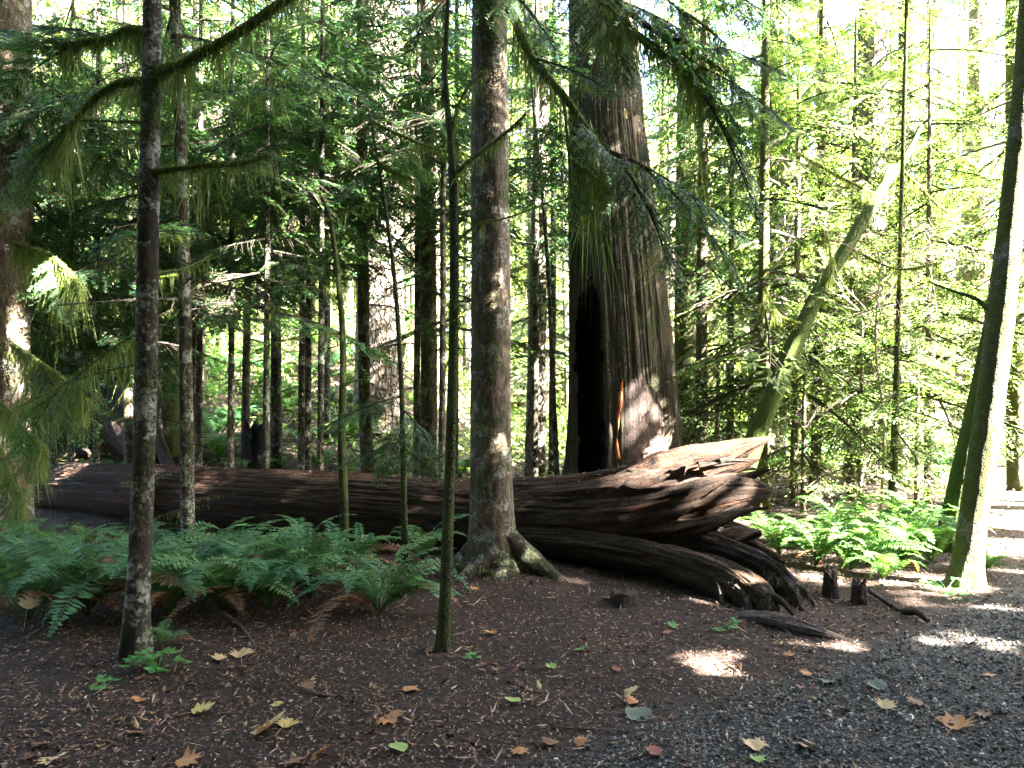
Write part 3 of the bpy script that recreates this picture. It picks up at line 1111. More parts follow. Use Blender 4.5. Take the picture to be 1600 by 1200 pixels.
# the hollow: push the wall straight back inside its outline
zp = np.array([440, 455, 470, 500, 560, 640, 745])
zh = (EYE + (HY - zp) / F * CD)[::-1]
Dv = CD - .68
xl = ((np.array([925, 919, 907, 904, 904, 906, 909]) - CX) / F * Dv)[::-1]
xr = ((np.array([926, 929, 934, 938, 941, 944, 948]) - CX) / F * Dv)[::-1]
front = np.cos(H) > 0
jit = .05 * (vnoise(X * 3, Z * 7) - .5) + .03 * (vnoise(X * 2 + 7, Z * 30) - .5)
L_, R_ = np.interp(Z, zh, xl) + jit, np.interp(Z, zh, xr) + jit
inside = front & (Z < zh[-1]) & (X > L_) & (X < R_)
Y = np.where(inside, Y + .95, Y)
g = np.stack([X, Y, Z + 0 * X], -1) - cb
cell = inside[:-1] & inside[1:]
cell = cell | np.roll(cell, -1, 1)
cell |= (inside[:-1] | inside[1:]) & True
us, vs = zz, np.linspace(0, 2 * math.pi * .78, 513)
mb = MB()
mb.grid(g, True, 0, us, vs, keep=~cell)
mb.build('trunk', M['bark_cedar'], cedar)
mb = MB()
mb.grid(g, True, 0, us, vs, keep=cell)
mb.build('hollow', M['char'], cedar)


def on_cedar(px, py, off=.012):
    z = EYE + (HY - py) / F * (CD - .6)
    x = (px - CX) / F * (CD - .6)
    i = int(np.argmin(abs(zz - z)))
    row = np.where(front[i] & ~inside[i])[0]
    j = row[np.argmin(abs(X[i, row] - x))]
    return np.array([X[i, j], Y[i, j] - off, Z[i, j]])


# strips of bare orange wood beside the hollow
for seg in ([(971, 590), (967, 615), (964, 645), (962, 672)], [(960, 682), (961, 700), (964, 716)]):
    mb = MB()
    tube(mb, np.array([on_cedar(x, y, -.004) for x, y in seg]) - cb, [.004, .028, .032, .006][:len(seg)], 30, 10, bark_disp(.4, 2, 8, 3))
    mb.build('bare_wood', M['orange_wood'], cedar)
# weathered barkless plate at the foot, right of the hollow
rows, colsn = 60, 40
pl = np.zeros((rows, colsn, 3))
for i, py in enumerate(np.linspace(735, 575, rows)):
    u = i / (rows - 1)
    lo = np.interp(py, [575, 620, 680, 735], [985, 968, 962, 964])
    hi = np.interp(py, [575, 600, 660, 735], [1000, 1012, 1040, 1062])
    for j, x in enumerate(np.linspace(lo, hi, colsn)):
        e = min(1, 5 * min(u + .02, 1 - u, j / (colsn - 1) + .02, 1.02 - j / (colsn - 1)))
        p = on_cedar(x, py, -.03 + .055 * e + .012 * float(vnoise(x * .35, py * .03)))
        pl[i, j] = p - cb
k = np.ones(7) / 7
pl[:, :, 1] = np.apply_along_axis(lambda v: np.convolve(np.pad(v, 3, 'edge'), k, 'valid'), 1, pl[:, :, 1])
for j in range(3):
    pl[:, :, j] = np.apply_along_axis(lambda v: np.convolve(np.pad(v, 3, 'edge'), k, 'valid'), 0, pl[:, :, j])
mb = MB()
mb.grid(pl, False, 0, np.linspace(0, 1.4, rows), np.linspace(0, .9, colsn))
mb.build('barkless_patch', M['grey_wood'], cedar)
L, W = crown_arrays('far', 50, 9.5, 32, 4.2, np.random.default_rng(8))
mb = MB()
mb.quads(filtered(L, cb, 0))
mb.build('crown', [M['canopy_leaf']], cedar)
# ------------------------------------------------------------------ near trees, one by one
def fillet(root, b, specs, leaf='hemlock_leaf', lod='near', mossy=1):
    """specs: (x0,y0,d0, x1,y1,d1) boughs given by where they start and end."""
    for i, (x0, y0, d0, x1, y1, d1) in enumerate(specs):
        add_bough(root, P(x0, y0, d0), P(x1, y1, d1), lod, i + len(root.name) * 3, leaf, mossy)


def ring(root, b, ax, n, z0, z1, r, lod='near', leaf='hemlock_leaf', seed=0, az=(0, 6.283), mossy=1, droop=(-.35, .05), bare=.0):
    rng = np.random.default_rng(seed)
    for k in range(n):
        z = z0 + (z1 - z0) * (k + rng.random()) / n
        a = az[0] + (az[1] - az[0]) * ((k * .618 + rng.random() * .15) % 1)
        el = rng.uniform(*droop)
        ln = r * rng.uniform(.65, 1.2)
        s = b + ax(z)
        e = s + ln * np.array([math.cos(a) * math.cos(el), math.sin(a) * math.cos(el), math.sin(el)])
        if e[1] < 3.2 and z < 6:
            continue
        mid_ = s + (e - s) * np.linspace(.1, 1, 9)[:, None]
        w_ = np.array([-(e - s)[1], (e - s)[0], 0]) * .22
        if sunlit(np.concatenate([mid_, mid_ + w_, mid_ - w_]), True, .5).any():
            continue                                       # a gap lets the sun through here
        add_bough(root, s, e, 'bare' if rng.random() < bare else lod, int(rng.integers(9)), leaf, mossy, None, rng)


# slim lichen-spotted tree, left foreground
t2, b2, a2 = tree('slim_tree', 'slim lichen-spotted trunk rooted in front of the ferns, with long mossy limbs', 'tree',
                  [(208, 1040, 52), (211, 1000, 42), (216, 900, 37), (222, 780, 37), (228, 600, 36), (231, 400, 34), (236, 130, 31), (238, 0, 29), (240, -150, 26)], 4.45, M['bark_dark'], 15,
                  high=(36, 7.5, 3.4), flare=.75, ns=28, amp=.10, seed=2)
for i, (pp, r0, r1, ms) in enumerate([
        ([(240, 116, 4.45), (300, 92, 4.4), (380, 46, 4.35), (470, -16, 4.3)], .036, .024, 1.6),
        ([(232, 126, 4.45), (190, 130, 4.5), (150, 152, 4.55), (110, 196, 4.65), (55, 245, 4.8)], .028, .014, 1.6),
        ([(228, 191, 4.45), (180, 190, 4.5), (118, 188, 4.6)], .012, .006, .25),
        ([(240, 270, 4.45), (260, 265, 4.42), (320, 259, 4.4), (375, 255, 4.4), (428, 240, 4.4)], .022, .014, .9),
        ([(232, 50, 4.45), (200, 46, 4.5), (160, 62, 4.6), (96, 70, 4.8)], .028, .016, 2.4),
        ([(224, 520, 4.45), (190, 535, 4.6), (140, 572, 4.8), (90, 606, 5.0), (20, 640, 5.3)], .010, .006, .7),
        ([(240, 428, 4.45), (262, 424, 4.6), (292, 418, 4.9), (330, 398, 5.2)], .010, .005, .2)]):
    mossy_branch(t2, pxline(pp), r0, r1, 20 + i, ms, .28)
fillet(t2, b2, [(140, 572, 4.8, 70, 640, 5.0), (100, 600, 5.0, 20, 700, 5.2), (120, 70, 4.75, 20, 60, 5.0), (110, 196, 4.65, 20, 300, 4.9), (160, 60, 4.6, 60, 20, 4.8), (130, 60, 4.7, 10, 130, 5.0), (60, 240, 4.8, -30, 330, 5.0), (118, 188, 4.6, 20, 240, 4.9)], mossy=1)

# far-left big trunk
t1, b1, a1 = tree('hemlock_tree', 'stout sun-flecked trunk half out of frame on the far left edge', 'tree',
                  [(-2, 850, 118), (0, 760, 100), (2, 600, 96), (4, 400, 92), (8, 150, 90), (12, -200, 82)], 8.6, M['bark_hemlock'], 24, high=(14, 9, 3.0), flare=.3, ns=40, amp=.10, seed=5)
ring(t1, b1, a1, 34, 2.0, 6.2, 1.8, seed=71, mossy=1, droop=(-.6, -.1))
for i, pp in enumerate([[(20, 540, 8.2), (60, 565, 7.8), (110, 600, 7.4), (140, 630, 7.2)], [(0, 630, 8.2), (30, 665, 7.6), (70, 700, 7.2)], [(20, 380, 8.3), (80, 400, 8), (130, 450, 7.7)], [(-10, 690, 8.2), (15, 740, 7.6), (35, 790, 7.2)]]):
    mossy_branch(t1, pxline(pp), .03, .012, 140 + i, 2.2, .55)
    fillet(t1, b1, [(pp[1][0], pp[1][1], pp[1][2], pp[-1][0] - 20, pp[-1][1] + 40, pp[-1][2])], mossy=1)

# second slim trunk, in front of the log
t3, b3, a3 = tree('slim_tree', 'straight dark pole-like trunk just behind the lichen-spotted tree, in front of the log', 'tree',
                  [(294, 860, 24), (293, 760, 22), (290, 560, 21), (286, 350, 20), (279, 150, 19), (273, 0, 18), (268, -200, 16)], 8.0, M['bark_dark'], 14, high=(22, 9, 2.6), flare=.5, ns=16, seed=3)
ring(t3, b3, a3, 26, 2.6, 6.4, 1.6, seed=33, bare=.2)
mossy_branch(t3, pxline([(290, 430, 8.0), (270, 430, 7.9), (248, 434, 7.8)]), .02, .012, 60, .3)

# sapling in front
t9, b9, a9 = tree('sapling', 'thin forked mossy sapling standing alone on the bare earth left of the flared trunk', 'tree',
                  [(692, 1016, 25), (694, 985, 19), (699, 850, 18), (704, 700, 16), (708, 560, 15), (710, 420, 15), (708, 300, 14), (704, 220, 11), (696, 120, 8), (700, 0, 7), (703, -120, 6)], 4.7, M['bark_thin'], 5.2, flare=.5, ns=16, amp=.12, seed=9)
for i, (pp, r0, r1, ms) in enumerate([
        ([(709, 275, 4.7), (735, 250, 4.65), (785, 212, 4.6), (822, 178, 4.55)], .014, .008, .8),
        ([(710, 380, 4.7), (745, 352, 4.75), (800, 338, 4.8), (885, 305, 4.9)], .010, .005, .2),
        ([(705, 215, 4.7), (712, 180, 4.7), (728, 140, 4.7), (760, 108, 4.7)], .012, .006, .5),
        ([(696, 66, 4.7), (670, 40, 4.75), (645, 18, 4.8)], .006, .003, .1),
        ([(707, 560, 4.7), (712, 520, 4.68), (716, 480, 4.66)], .012, .008, .8)]):
    mossy_branch(t9, pxline(pp), r0, r1, 90 + i, ms, .12)

# flared hemlock in the middle
t10, b10, a10 = tree('hemlock_tree', 'scaly brown trunk with flared roots standing right in front of the fallen log', 'tree',
                     [(772, 920, 84), (770, 880, 82), (769, 830, 72), (768, 760, 66), (767, 640, 63), (767, 450, 61), (766, 250, 58), (765, 50, 54), (764, -150, 52)], 6.5, M['bark_hemlock'], 25, high=(44, 10, 4.0), flare=.42, ns=64, amp=.05, seed=13)
spread_trunk_roots(t10, b10, [(-.5, .75, .13, .26), (-1.45, .36, .11, .15), (-2.2, .5, .11, .17), (-2.7, .4, .11, .17), (-.15, .5, .09, .2), (3.4, .5, .13, .18), (.3, .45, .11, .2)], M['bark_dark'], 4)
mossy_branch(t10, pxline([(766, -120, 6.45), (790, -10, 6.2), (832, 92, 6.0), (885, 155, 5.8), (938, 232, 5.6)]), .05, .018, 130, 1.2, .35)
mossy_branch(t10, pxline([(768, -200, 6.45), (880, -90, 6.0), (985, 20, 5.6), (1050, 62, 5.5), (1130, 110, 5.4)]), .035, .010, 131, 1.2, .45)
mossy_branch(t10, pxline([(768, -130, 6.4), (900, -60, 5.9), (990, 50, 5.5), (1060, 110, 5.3), (1115, 170, 5.2)]), .03, .008, 132, .9, .45)
fillet(t10, b10, [(938, 232, 5.6, 1180, 330, 5.2), (900, 180, 5.75, 1020, 300, 5.4), (1000, 30, 5.5, 1190, 200, 5.1), (1050, 62, 5.5, 1230, 80, 5.0), (900, -60, 5.9, 1000, 120, 5.4),
                  (960, 0, 5.7, 1120, 60, 5.2), (832, 92, 6.0, 960, 120, 5.5), (880, 150, 5.8, 900, 330, 5.3), (1100, 150, 5.2, 1200, 330, 5.0), (768, -60, 6.4, 620, 40, 5.8), (768, -40, 6.4, 880, 60, 5.9),
                  (766, -100, 6.4, 520, -40, 5.6), (1000, 260, 5.5, 1190, 410, 5.2), (960, 240, 5.6, 1090, 430, 5.2), (768, 60, 6.5, 900, 100, 7.2), (1080, 100, 5.4, 1250, 170, 5.1), (980, -40, 5.8, 1100, 30, 5.4), (1060, -30, 5.7, 1210, 40, 5.3), (940, -50, 5.8, 1010, 90, 5.5), (1020, 40, 5.5, 1140, 160, 5.3), (1120, 100, 5.3, 1215, 210, 5.1), (880, -40, 6.0, 960, 60, 5.7), (1130, -20, 5.6, 1260, 60, 5.3)], mossy=1)
for i, (x, y) in enumerate([(1010, 60), (1040, 40), (1075, 90), (950, 10), (1100, 40), (920, 270)]):
    mossy_branch(t10, pxline([(x - 30, y - 20, 5.6), (x, y, 5.5), (x + 35, y + 30, 5.45)]), .012, .006, 160 + i, 1.3, .42)

ring(t9, b9, a9, 9, .5, 3.2, .35, 'bare', seed=301, mossy=1, droop=(-.3, .4))
ring(t2, b2, a2, 12, .7, 3.6, .40, 'bare', seed=302, mossy=1, droop=(-.4, .3))
ring(t3, b3, a3, 10, .6, 2.8, .45, 'bare', seed=303, mossy=1, droop=(-.4, .3))

# posts and poles crossing the log
t14, b14, a14 = tree('sapling', 'crooked moss-green sapling with a forked top against the middle of the log', 'tree',
                     [(538, 872, 16), (537, 780, 14), (534, 680, 13), (536, 560, 11), (531, 460, 9), (516, 345, 7), (500, 300, 4)], 7.5, M["bark_thin"], 4.0, flare=.3, ns=14, amp=.15, seed=14)
for i, pp in enumerate([[(518, 350, 7.5), (480, 318, 7.4), (430, 292, 7.3)], [(517, 348, 7.5), (550, 326, 7.5), (600, 318, 7.5), (640, 330, 7.5)], [(530, 470, 7.5), (500, 440, 7.5), (480, 400, 7.6)], [(535, 520, 7.5), (480, 524, 7.4), (420, 540, 7.3), (380, 560, 7.3)], [(536, 600, 7.5), (580, 590, 7.4)]]):
    mossy_branch(t14, pxline(pp), .011, .004, 170 + i, .25, .1)
t6b, b6b, a6b = tree('dead_pole', 'thin black leaning dead pole in front of the log, left of the forked sapling', 'tree',
                     [(634, 888, 12), (632, 800, 10), (630, 720, 9), (627, 600, 8), (618, 450, 7), (603, 330, 6), (590, 250, 5), (576, 170, 3)], 6.85, M['bark_thin'], 4.5, flare=.2, ns=12, amp=.12, seed=16)
fillet(t6b, b6b, [(627, 620, 6.85, 500, 650, 6.6), (629, 690, 6.85, 530, 720, 6.5), (630, 640, 6.85, 700, 720, 6.5), (631, 700, 6.85, 680, 740, 6.5), (628, 660, 6.85, 590, 740, 6.4), (585, 230, 6.85, 690, 270, 6.7), (590, 260, 6.85, 520, 300, 6.6)], mossy=0)
mossy_branch(t6b, pxline([(580, 190, 6.85), (640, 218, 6.8), (690, 235, 6.8), (730, 240, 6.8)]), .018, .006, 181, 1.0, .2)
mossy_branch(t6b, pxline([(592, 255, 6.85), (620, 272, 6.8), (650, 282, 6.8)]), .016, .008, 182, 1.0, .2)

# trunks behind the log
SPEC = [
    ('hemlock_tree', 'slender dark trunk behind the log, halfway between the lichen-spotted tree and the forked sapling', [(432, 735, 20), (431, 500, 17), (428, 250, 15), (425, 0, 13), (423, -200, 12)], 13.0, 'bark_dark', 4, (18, 4.0, 8.5, 2.0)),
    ('hemlock_tree', 'very thin dark trunk behind the log just left of the forked sapling', [(510, 735, 12), (511, 480, 11), (510, 250, 9), (509, 0, 8)], 15.0, 'bark_dark', 5, (16, 4.2, 9, 1.8)),
    ('hemlock_tree', 'narrow brown trunk standing directly before the wide furrowed fir', [(576, 738, 24), (570, 640, 19), (568, 480, 18), (566, 250, 17), (565, 0, 16), (564, -200, 15)], 12.0, 'bark_hemlock', 6, (18, 4.2, 8.5, 2.0)),
    ('fir_tree', 'wide grey furrowed trunk with sunlit left edge behind the narrow brown trunk', [(592, 735, 88), (593, 640, 80), (594, 480, 74), (594, 250, 70), (594, 0, 66), (594, -300, 60)], 16.5, 'bark_fir', 7, None),
    ('hemlock_tree', 'even brown trunk between the wide furrowed fir and the flared hemlock', [(669, 735, 29), (670, 560, 26), (668, 300, 25), (664, 0, 22), (662, -200, 20)], 12.5, 'bark_hemlock', 8, (14, 4.4, 9, 2.2)),
    ('hemlock_tree', 'grey plated trunk between the flared hemlock and the hollow cedar', [(836, 742, 34), (838, 600, 29), (841, 440, 27), (844, 250, 25), (846, 0, 22), (847, -200, 20)], 13.0, 'bark_fir', 9, (14, 4.2, 9, 2.0)),
    ('sapling', 'hair-thin dark leaning stem just left of the hollow cedar', [(870, 740, 9), (864, 600, 8), (858, 450, 7), (850, 330, 6), (842, 250, 5)], 11.5, 'bark_dark', 10, None),
    ('hemlock_tree', 'thin patchily sunlit trunk close to the right side of the hollow cedar', [(1096, 705, 19), (1096, 560, 18), (1097, 400, 17), (1100, 200, 15), (1104, 0, 13)], 12.0, 'bark_hemlock', 11, (14, 3.4, 8.5, 2.0)),
    ('maple_tree', 'yellow-mossy thick trunk just right of the hollow cedar', [(1072, 745, 42), (1072, 600, 38), (1071, 450, 36), (1073, 250, 33), (1076, 0, 30)], 14.0, 'bark_mossy', 12, (12, 4.2, 9, 2.2)),
    ('hemlock_tree', 'thin dark trunk behind the log with a black stump at its foot', [(383, 735, 15), (385, 560, 13), (388, 350, 11), (390, 150, 9)], 13.5, 'bark_hemlock', 13, (20, 3.6, 7.5, 1.9)),
    ('cedar_tree', 'pale sun-striped cedar trunk seen between the two slim foreground trunks', [(266, 720, 46), (264, 640, 38), (264, 480, 35), (265, 300, 33), (266, 0, 30)], 14.0, 'bark_alder', 14, None),
    ('hemlock_tree', 'thin sunlit trunk close left of the lichen-spotted tree', [(203, 700, 18), (197, 560, 15), (192, 400, 14), (188, 200, 12), (186, 0, 10)], 13.0, 'bark_hemlock', 15, (20, 2.2, 7.5, 1.7)),
    ('hemlock_tree', 'thin pale trunk right of the stout trunk on the left edge', [(52, 720, 18), (50, 560, 16), (47, 400, 15), (44, 200, 13), (42, 0, 12)], 11.5, 'bark_hemlock', 16, (24, 1.8, 7.0, 1.9)),
]
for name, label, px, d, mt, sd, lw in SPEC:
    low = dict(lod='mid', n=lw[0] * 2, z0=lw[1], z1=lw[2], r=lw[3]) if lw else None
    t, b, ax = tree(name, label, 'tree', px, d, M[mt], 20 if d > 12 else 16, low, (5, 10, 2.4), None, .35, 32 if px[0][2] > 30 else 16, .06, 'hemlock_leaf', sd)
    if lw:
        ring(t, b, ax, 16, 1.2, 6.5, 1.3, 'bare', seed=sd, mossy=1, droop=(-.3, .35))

# right-hand side, in the sun
t20, b20, a20 = tree('alder_tree', 'white-barked sunlit trunk leaning right at the path edge', 'tree',
                     [(1508, 915, 62), (1512, 880, 50), (1522, 800, 46), (1543, 660, 48), (1563, 500, 46), (1578, 360, 43), (1592, 220, 40), (1604, 80, 37), (1615, -80, 34)], 6.3, M['bark_alder'], 14, high=(10, 9, 2.2), flare=.35, ns=40, amp=.07, seed=20)
mossy_branch(t20, pxline([(1560, 505, 6.3), (1530, 470, 6.4), (1490, 455, 6.5), (1450, 440, 6.6)]), .022, .008, 201, .5, .12)
t21, b21, a21 = tree('maple_tree', 'moss-covered trunk leaning behind the white-barked trunk', 'tree',
                     [(1488, 845, 54), (1495, 800, 46), (1508, 730, 42), (1525, 650, 38), (1542, 560, 34), (1556, 480, 30), (1568, 380, 26)], 7.7, M['bark_moss_full'], 9, flare=.3, ns=32, amp=.12, seed=21)
t19, b19, a19 = tree('maple_tree', 'crooked bright-mossy trunk leaning right above the splintered log end', 'tree',
                     [(1150, 770, 36), (1185, 672, 30), (1215, 600, 28), (1250, 520, 26), (1283, 450, 24), (1325, 385, 21), (1375, 300, 17), (1415, 245, 12), (1440, 195, 5)], 9.3, M['bark_moss_full'], 4.0, flare=.2, ns=32, amp=.2, seed=19, dd=[0, 0, 0, .1, .2, .3, .5, .7, .8])
for i, (pp, r0, r1, ms) in enumerate([
        ([(1258, 508, 9.4), (1235, 500, 9.3), (1215, 490, 9.2), (1195, 450, 9.1)], .03, .010, .7),
        ([(1375, 300, 9.8), (1400, 260, 9.9), (1480, 330, 10), (1530, 300, 10)], .03, .012, .8),
        ([(1283, 450, 9.5), (1300, 420, 9.2), (1290, 360, 9.0)], .02, .008, .5),
        ([(1370, 305, 9.8), (1300, 270, 9.6), (1240, 235, 9.4)], .025, .010, 1.2),
        ([(1325, 385, 9.6), (1400, 420, 9.3), (1470, 410, 9.1)], .02, .008, 1.0)]):
    mossy_branch(t19, pxline(pp), r0, r1, 210 + i, ms, .25)

RSPEC = [
    ('fir_tree', 'thick pale trunk with shaggy twigs high in the bright right side', [(1345, 800, 64), (1350, 700, 60), (1356, 500, 57), (1362, 250, 54), (1366, 0, 50), (1368, -300, 46)], 14.0, 'bark_fir', 30, (26, 2.5, 12, 2.6), 'mid'),  # light bark chosen here to stand in for sun on the trunk
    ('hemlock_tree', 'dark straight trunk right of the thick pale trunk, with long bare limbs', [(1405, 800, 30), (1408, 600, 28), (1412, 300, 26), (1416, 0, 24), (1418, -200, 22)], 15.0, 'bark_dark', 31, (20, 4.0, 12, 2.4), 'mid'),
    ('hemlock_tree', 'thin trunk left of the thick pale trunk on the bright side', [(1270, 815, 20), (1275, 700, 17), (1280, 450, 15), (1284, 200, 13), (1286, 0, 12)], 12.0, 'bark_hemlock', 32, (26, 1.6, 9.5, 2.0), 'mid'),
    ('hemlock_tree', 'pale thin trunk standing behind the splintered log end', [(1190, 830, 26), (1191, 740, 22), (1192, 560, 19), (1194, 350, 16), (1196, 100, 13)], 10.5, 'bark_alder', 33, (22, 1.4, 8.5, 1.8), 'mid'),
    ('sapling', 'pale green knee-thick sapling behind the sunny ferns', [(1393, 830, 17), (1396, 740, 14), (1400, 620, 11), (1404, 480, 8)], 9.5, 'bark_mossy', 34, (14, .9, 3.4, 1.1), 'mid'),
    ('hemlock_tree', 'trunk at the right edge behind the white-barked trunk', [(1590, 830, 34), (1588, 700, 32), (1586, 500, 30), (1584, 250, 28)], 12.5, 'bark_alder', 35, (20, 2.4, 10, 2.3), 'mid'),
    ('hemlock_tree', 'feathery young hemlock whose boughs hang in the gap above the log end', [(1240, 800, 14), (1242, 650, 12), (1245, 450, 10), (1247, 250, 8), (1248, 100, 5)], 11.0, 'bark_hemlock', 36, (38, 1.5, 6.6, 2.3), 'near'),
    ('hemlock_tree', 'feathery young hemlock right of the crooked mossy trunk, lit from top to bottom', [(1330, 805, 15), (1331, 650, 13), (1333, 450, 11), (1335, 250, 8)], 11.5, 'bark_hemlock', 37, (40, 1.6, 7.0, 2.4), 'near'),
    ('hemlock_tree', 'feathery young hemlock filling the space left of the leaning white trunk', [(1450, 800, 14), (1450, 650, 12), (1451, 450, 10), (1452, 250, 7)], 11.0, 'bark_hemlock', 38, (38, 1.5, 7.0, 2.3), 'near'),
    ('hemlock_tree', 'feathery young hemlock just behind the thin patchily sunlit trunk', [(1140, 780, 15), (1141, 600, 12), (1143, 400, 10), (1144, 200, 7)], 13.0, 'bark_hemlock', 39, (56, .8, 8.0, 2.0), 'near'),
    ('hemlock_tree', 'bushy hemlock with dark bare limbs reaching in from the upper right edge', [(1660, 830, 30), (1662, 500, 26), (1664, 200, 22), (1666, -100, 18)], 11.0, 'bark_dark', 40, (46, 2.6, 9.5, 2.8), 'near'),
    ('hemlock_tree', 'low feathery hemlock sapling right behind the tips of the splintered log end', [(1255, 820, 9), (1256, 650, 7), (1257, 600, 4)], 10.2, 'bark_hemlock', 41, (20, .5, 2.4, 1.3), 'near'),
    ('hemlock_tree', 'low feathery hemlock sapling rising over the middle of the sunny ferns', [(1345, 820, 9), (1346, 620, 7), (1347, 500, 4)], 10.4, 'bark_hemlock', 42, (22, .5, 3.0, 1.4), 'near'),
    ('hemlock_tree', 'low feathery hemlock sapling left of the moss-covered leaning trunk', [(1432, 820, 9), (1433, 640, 7), (1434, 540, 4)], 10.2, 'bark_hemlock', 43, (20, .5, 2.8, 1.3), 'near'),
    ('hemlock_tree', 'low feathery hemlock sapling behind the hollow cedar foot on its right', [(1120, 800, 9), (1121, 650, 7), (1122, 560, 4)], 12.0, 'bark_hemlock', 44, (34, .6, 3.2, 1.4), 'near'),
]
for name, label, px, d, mt, sd, lw, lod in RSPEC:
    low = dict(lod=lod, n=int(lw[0] * (1.6 if lod == 'mid' else .7 if px[0][2] == 9 else 1.1)), z0=lw[1], z1=lw[2], r=lw[3], taper=.55 if lod == 'near' else .3)
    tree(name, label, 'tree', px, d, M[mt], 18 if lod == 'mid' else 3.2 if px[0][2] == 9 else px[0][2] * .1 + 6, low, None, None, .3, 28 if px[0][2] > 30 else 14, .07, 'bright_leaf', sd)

# shaded hemlocks that fill the left and the middle with sprays
FILL = [
    ('shaded hemlock with low wide sprays in front of the slender dark trunk', 415, 9.0, 2.7, 6.2, 24, 1.7),
    ('shaded hemlock with sprays between the narrow brown trunk and the very thin trunk', 500, 9.9, 3.9, 6.8, 24, 1.8),
    ('tall shaded hemlock whose high boughs close the canopy at the top left', 110, 10.8, 4.2, 9.5, 22, 2.2),
    ('tall shaded hemlock whose high boughs close the canopy above the pole-like trunk', 310, 11.4, 4.6, 9.8, 22, 2.2),
    ('tall shaded hemlock whose high boughs close the canopy above the forked sapling', 480, 11.8, 4.8, 10.0, 20, 2.2),
    ('tall shaded hemlock whose high boughs close the canopy left of the flared hemlock', 650, 11.2, 5.0, 9.8, 20, 2.1),
    ('tall shaded hemlock whose high boughs fill the top between flared hemlock and hollow cedar', 835, 12.4, 5.2, 10.5, 16, 1.8),
    ('shaded hemlock just left of the pole-like trunk, with drooping sprays', 225, 9.2, 2.3, 6.4, 24, 1.6),
    ('shaded hemlock with wide sprays just left of the slender dark trunk', 360, 10.0, 2.9, 6.8, 26, 1.7),
    ('shaded hemlock whose sprays cross in front of the wide furrowed fir', 690, 9.6, 4.4, 7.0, 22, 1.6),
    ('shaded hemlock with dense sprays behind the lichen-spotted tree', 150, 10.5, 2.4, 7.2, 30, 1.9),
    ('shaded hemlock filling the gap between the very thin trunk and the slender dark trunk', 470, 11.0, 3.6, 8.0, 26, 1.9),
    ('shaded hemlock above the log left of the flared hemlock', 710, 11.5, 2.6, 8.0, 22, 1.7),
    ('shaded hemlock behind the stout trunk on the left edge', 80, 12.5, 2.6, 8.0, 32, 2.1),
    ('shaded hemlock behind the pole-like trunk', 300, 13.0, 3.6, 9.0, 30, 2.1),
    ('shaded hemlock seen in the slit between flared hemlock and hollow cedar', 862, 13.8, 2.0, 9.0, 26, 1.6),
]
for i, (lab, x, d, z0, z1, n, r) in enumerate(FILL):
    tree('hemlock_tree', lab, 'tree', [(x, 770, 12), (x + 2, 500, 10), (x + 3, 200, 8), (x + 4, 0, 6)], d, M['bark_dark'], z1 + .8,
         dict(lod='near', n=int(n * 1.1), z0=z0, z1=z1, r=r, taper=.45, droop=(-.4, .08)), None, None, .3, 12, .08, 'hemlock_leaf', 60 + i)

# dead pale twigs of a bare bush in the sun
bush_px = [(1365, 330), (1340, 300), (1400, 310), (1375, 270), (1420, 345)]
rootp = P(1375, 420, 9.6)
gb = np.array([rootp[0], rootp[1], float(ground_z(rootp[0], rootp[1]))])
bb = thing('bare_bush', 'tangle of pale bare twigs caught in the bright boughs beside the thick pale trunk', 'bush', gb)
rng = np.random.default_rng(91)


def twiggy(o_mb, p, d, ln, r, depth):
    n = 5
    pts = [p]
    for k in range(n):
        d = norm(d + rng.normal(0, .25, 3))
        pts.append(pts[-1] + d * ln / n)
        if depth > 0 and k > 0 and rng.random() < .75:
            twiggy(o_mb, pts[-1], norm(d + rng.normal(0, .65, 3)), ln * .6, r * .6, depth - 1)
    tube(o_mb, np.array(pts), np.linspace(r, r * .45, n + 1), 7, 5)


mb = MB()
tube(mb, np.array([[0, 0, -.05], [.05, 0, 1.2], [-.05, .02, 2.3], [0, 0, 3.2]]), [.02, .018, .014, .010], 20, 6)
for k in range(9):
    twiggy(mb, np.array([0, 0, 2.3 + .13 * k]), norm(np.array([rng.normal(0, .7), rng.normal(0, .4), 1.0])), rng.uniform(.6, 1.1), .009, 3)
mb.build('twigs', M['pale_twig'], bb)
# ------------------------------------------------------------------ the wood behind
def far_crown(seed, H):
    mb = MB()
    L, W = crown_arrays('far', 20, H * .14, H, 3.2, np.random.default_rng(seed), taper=.7)
    mb.quads(L, 0)
    mb.quads(W, 1)
    return mb


FARC, FARC_G = {}, {}
for i in range(7):
    mb = far_crown(400 + i, 20)
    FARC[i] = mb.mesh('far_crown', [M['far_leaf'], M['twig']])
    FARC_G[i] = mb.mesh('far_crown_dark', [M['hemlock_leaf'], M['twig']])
mbt = [MB() for _ in range(3)]
FART = []
for i, q in enumerate(mbt):
    tube(q, np.array([[0, 0, -.3], [.1, 0, 5], [.05, .1, 12], [0, 0, 21]]), [1.15, .95, .7, .1], 60, 16, bark_disp(.12, 2, .5, i * 7 + 1))
    FART.append([q.mesh('far_trunk', [M[m]]) for m in ('bark_far', 'bark_dark', 'bark_alder')])

rng = np.random.default_rng(2024)
placed = []
REG = {'left': ('tall hemlock deep in the wood behind the left half of the log', 'trees deep in the wood on the left'),
       'mid': ('sunny tree deep in the wood seen either side of the hollow cedar', 'trees deep in the wood behind the cedar'),
       'right': ('sunny tree deep in the wood behind the feathery young hemlocks', 'trees deep in the wood on the right')}


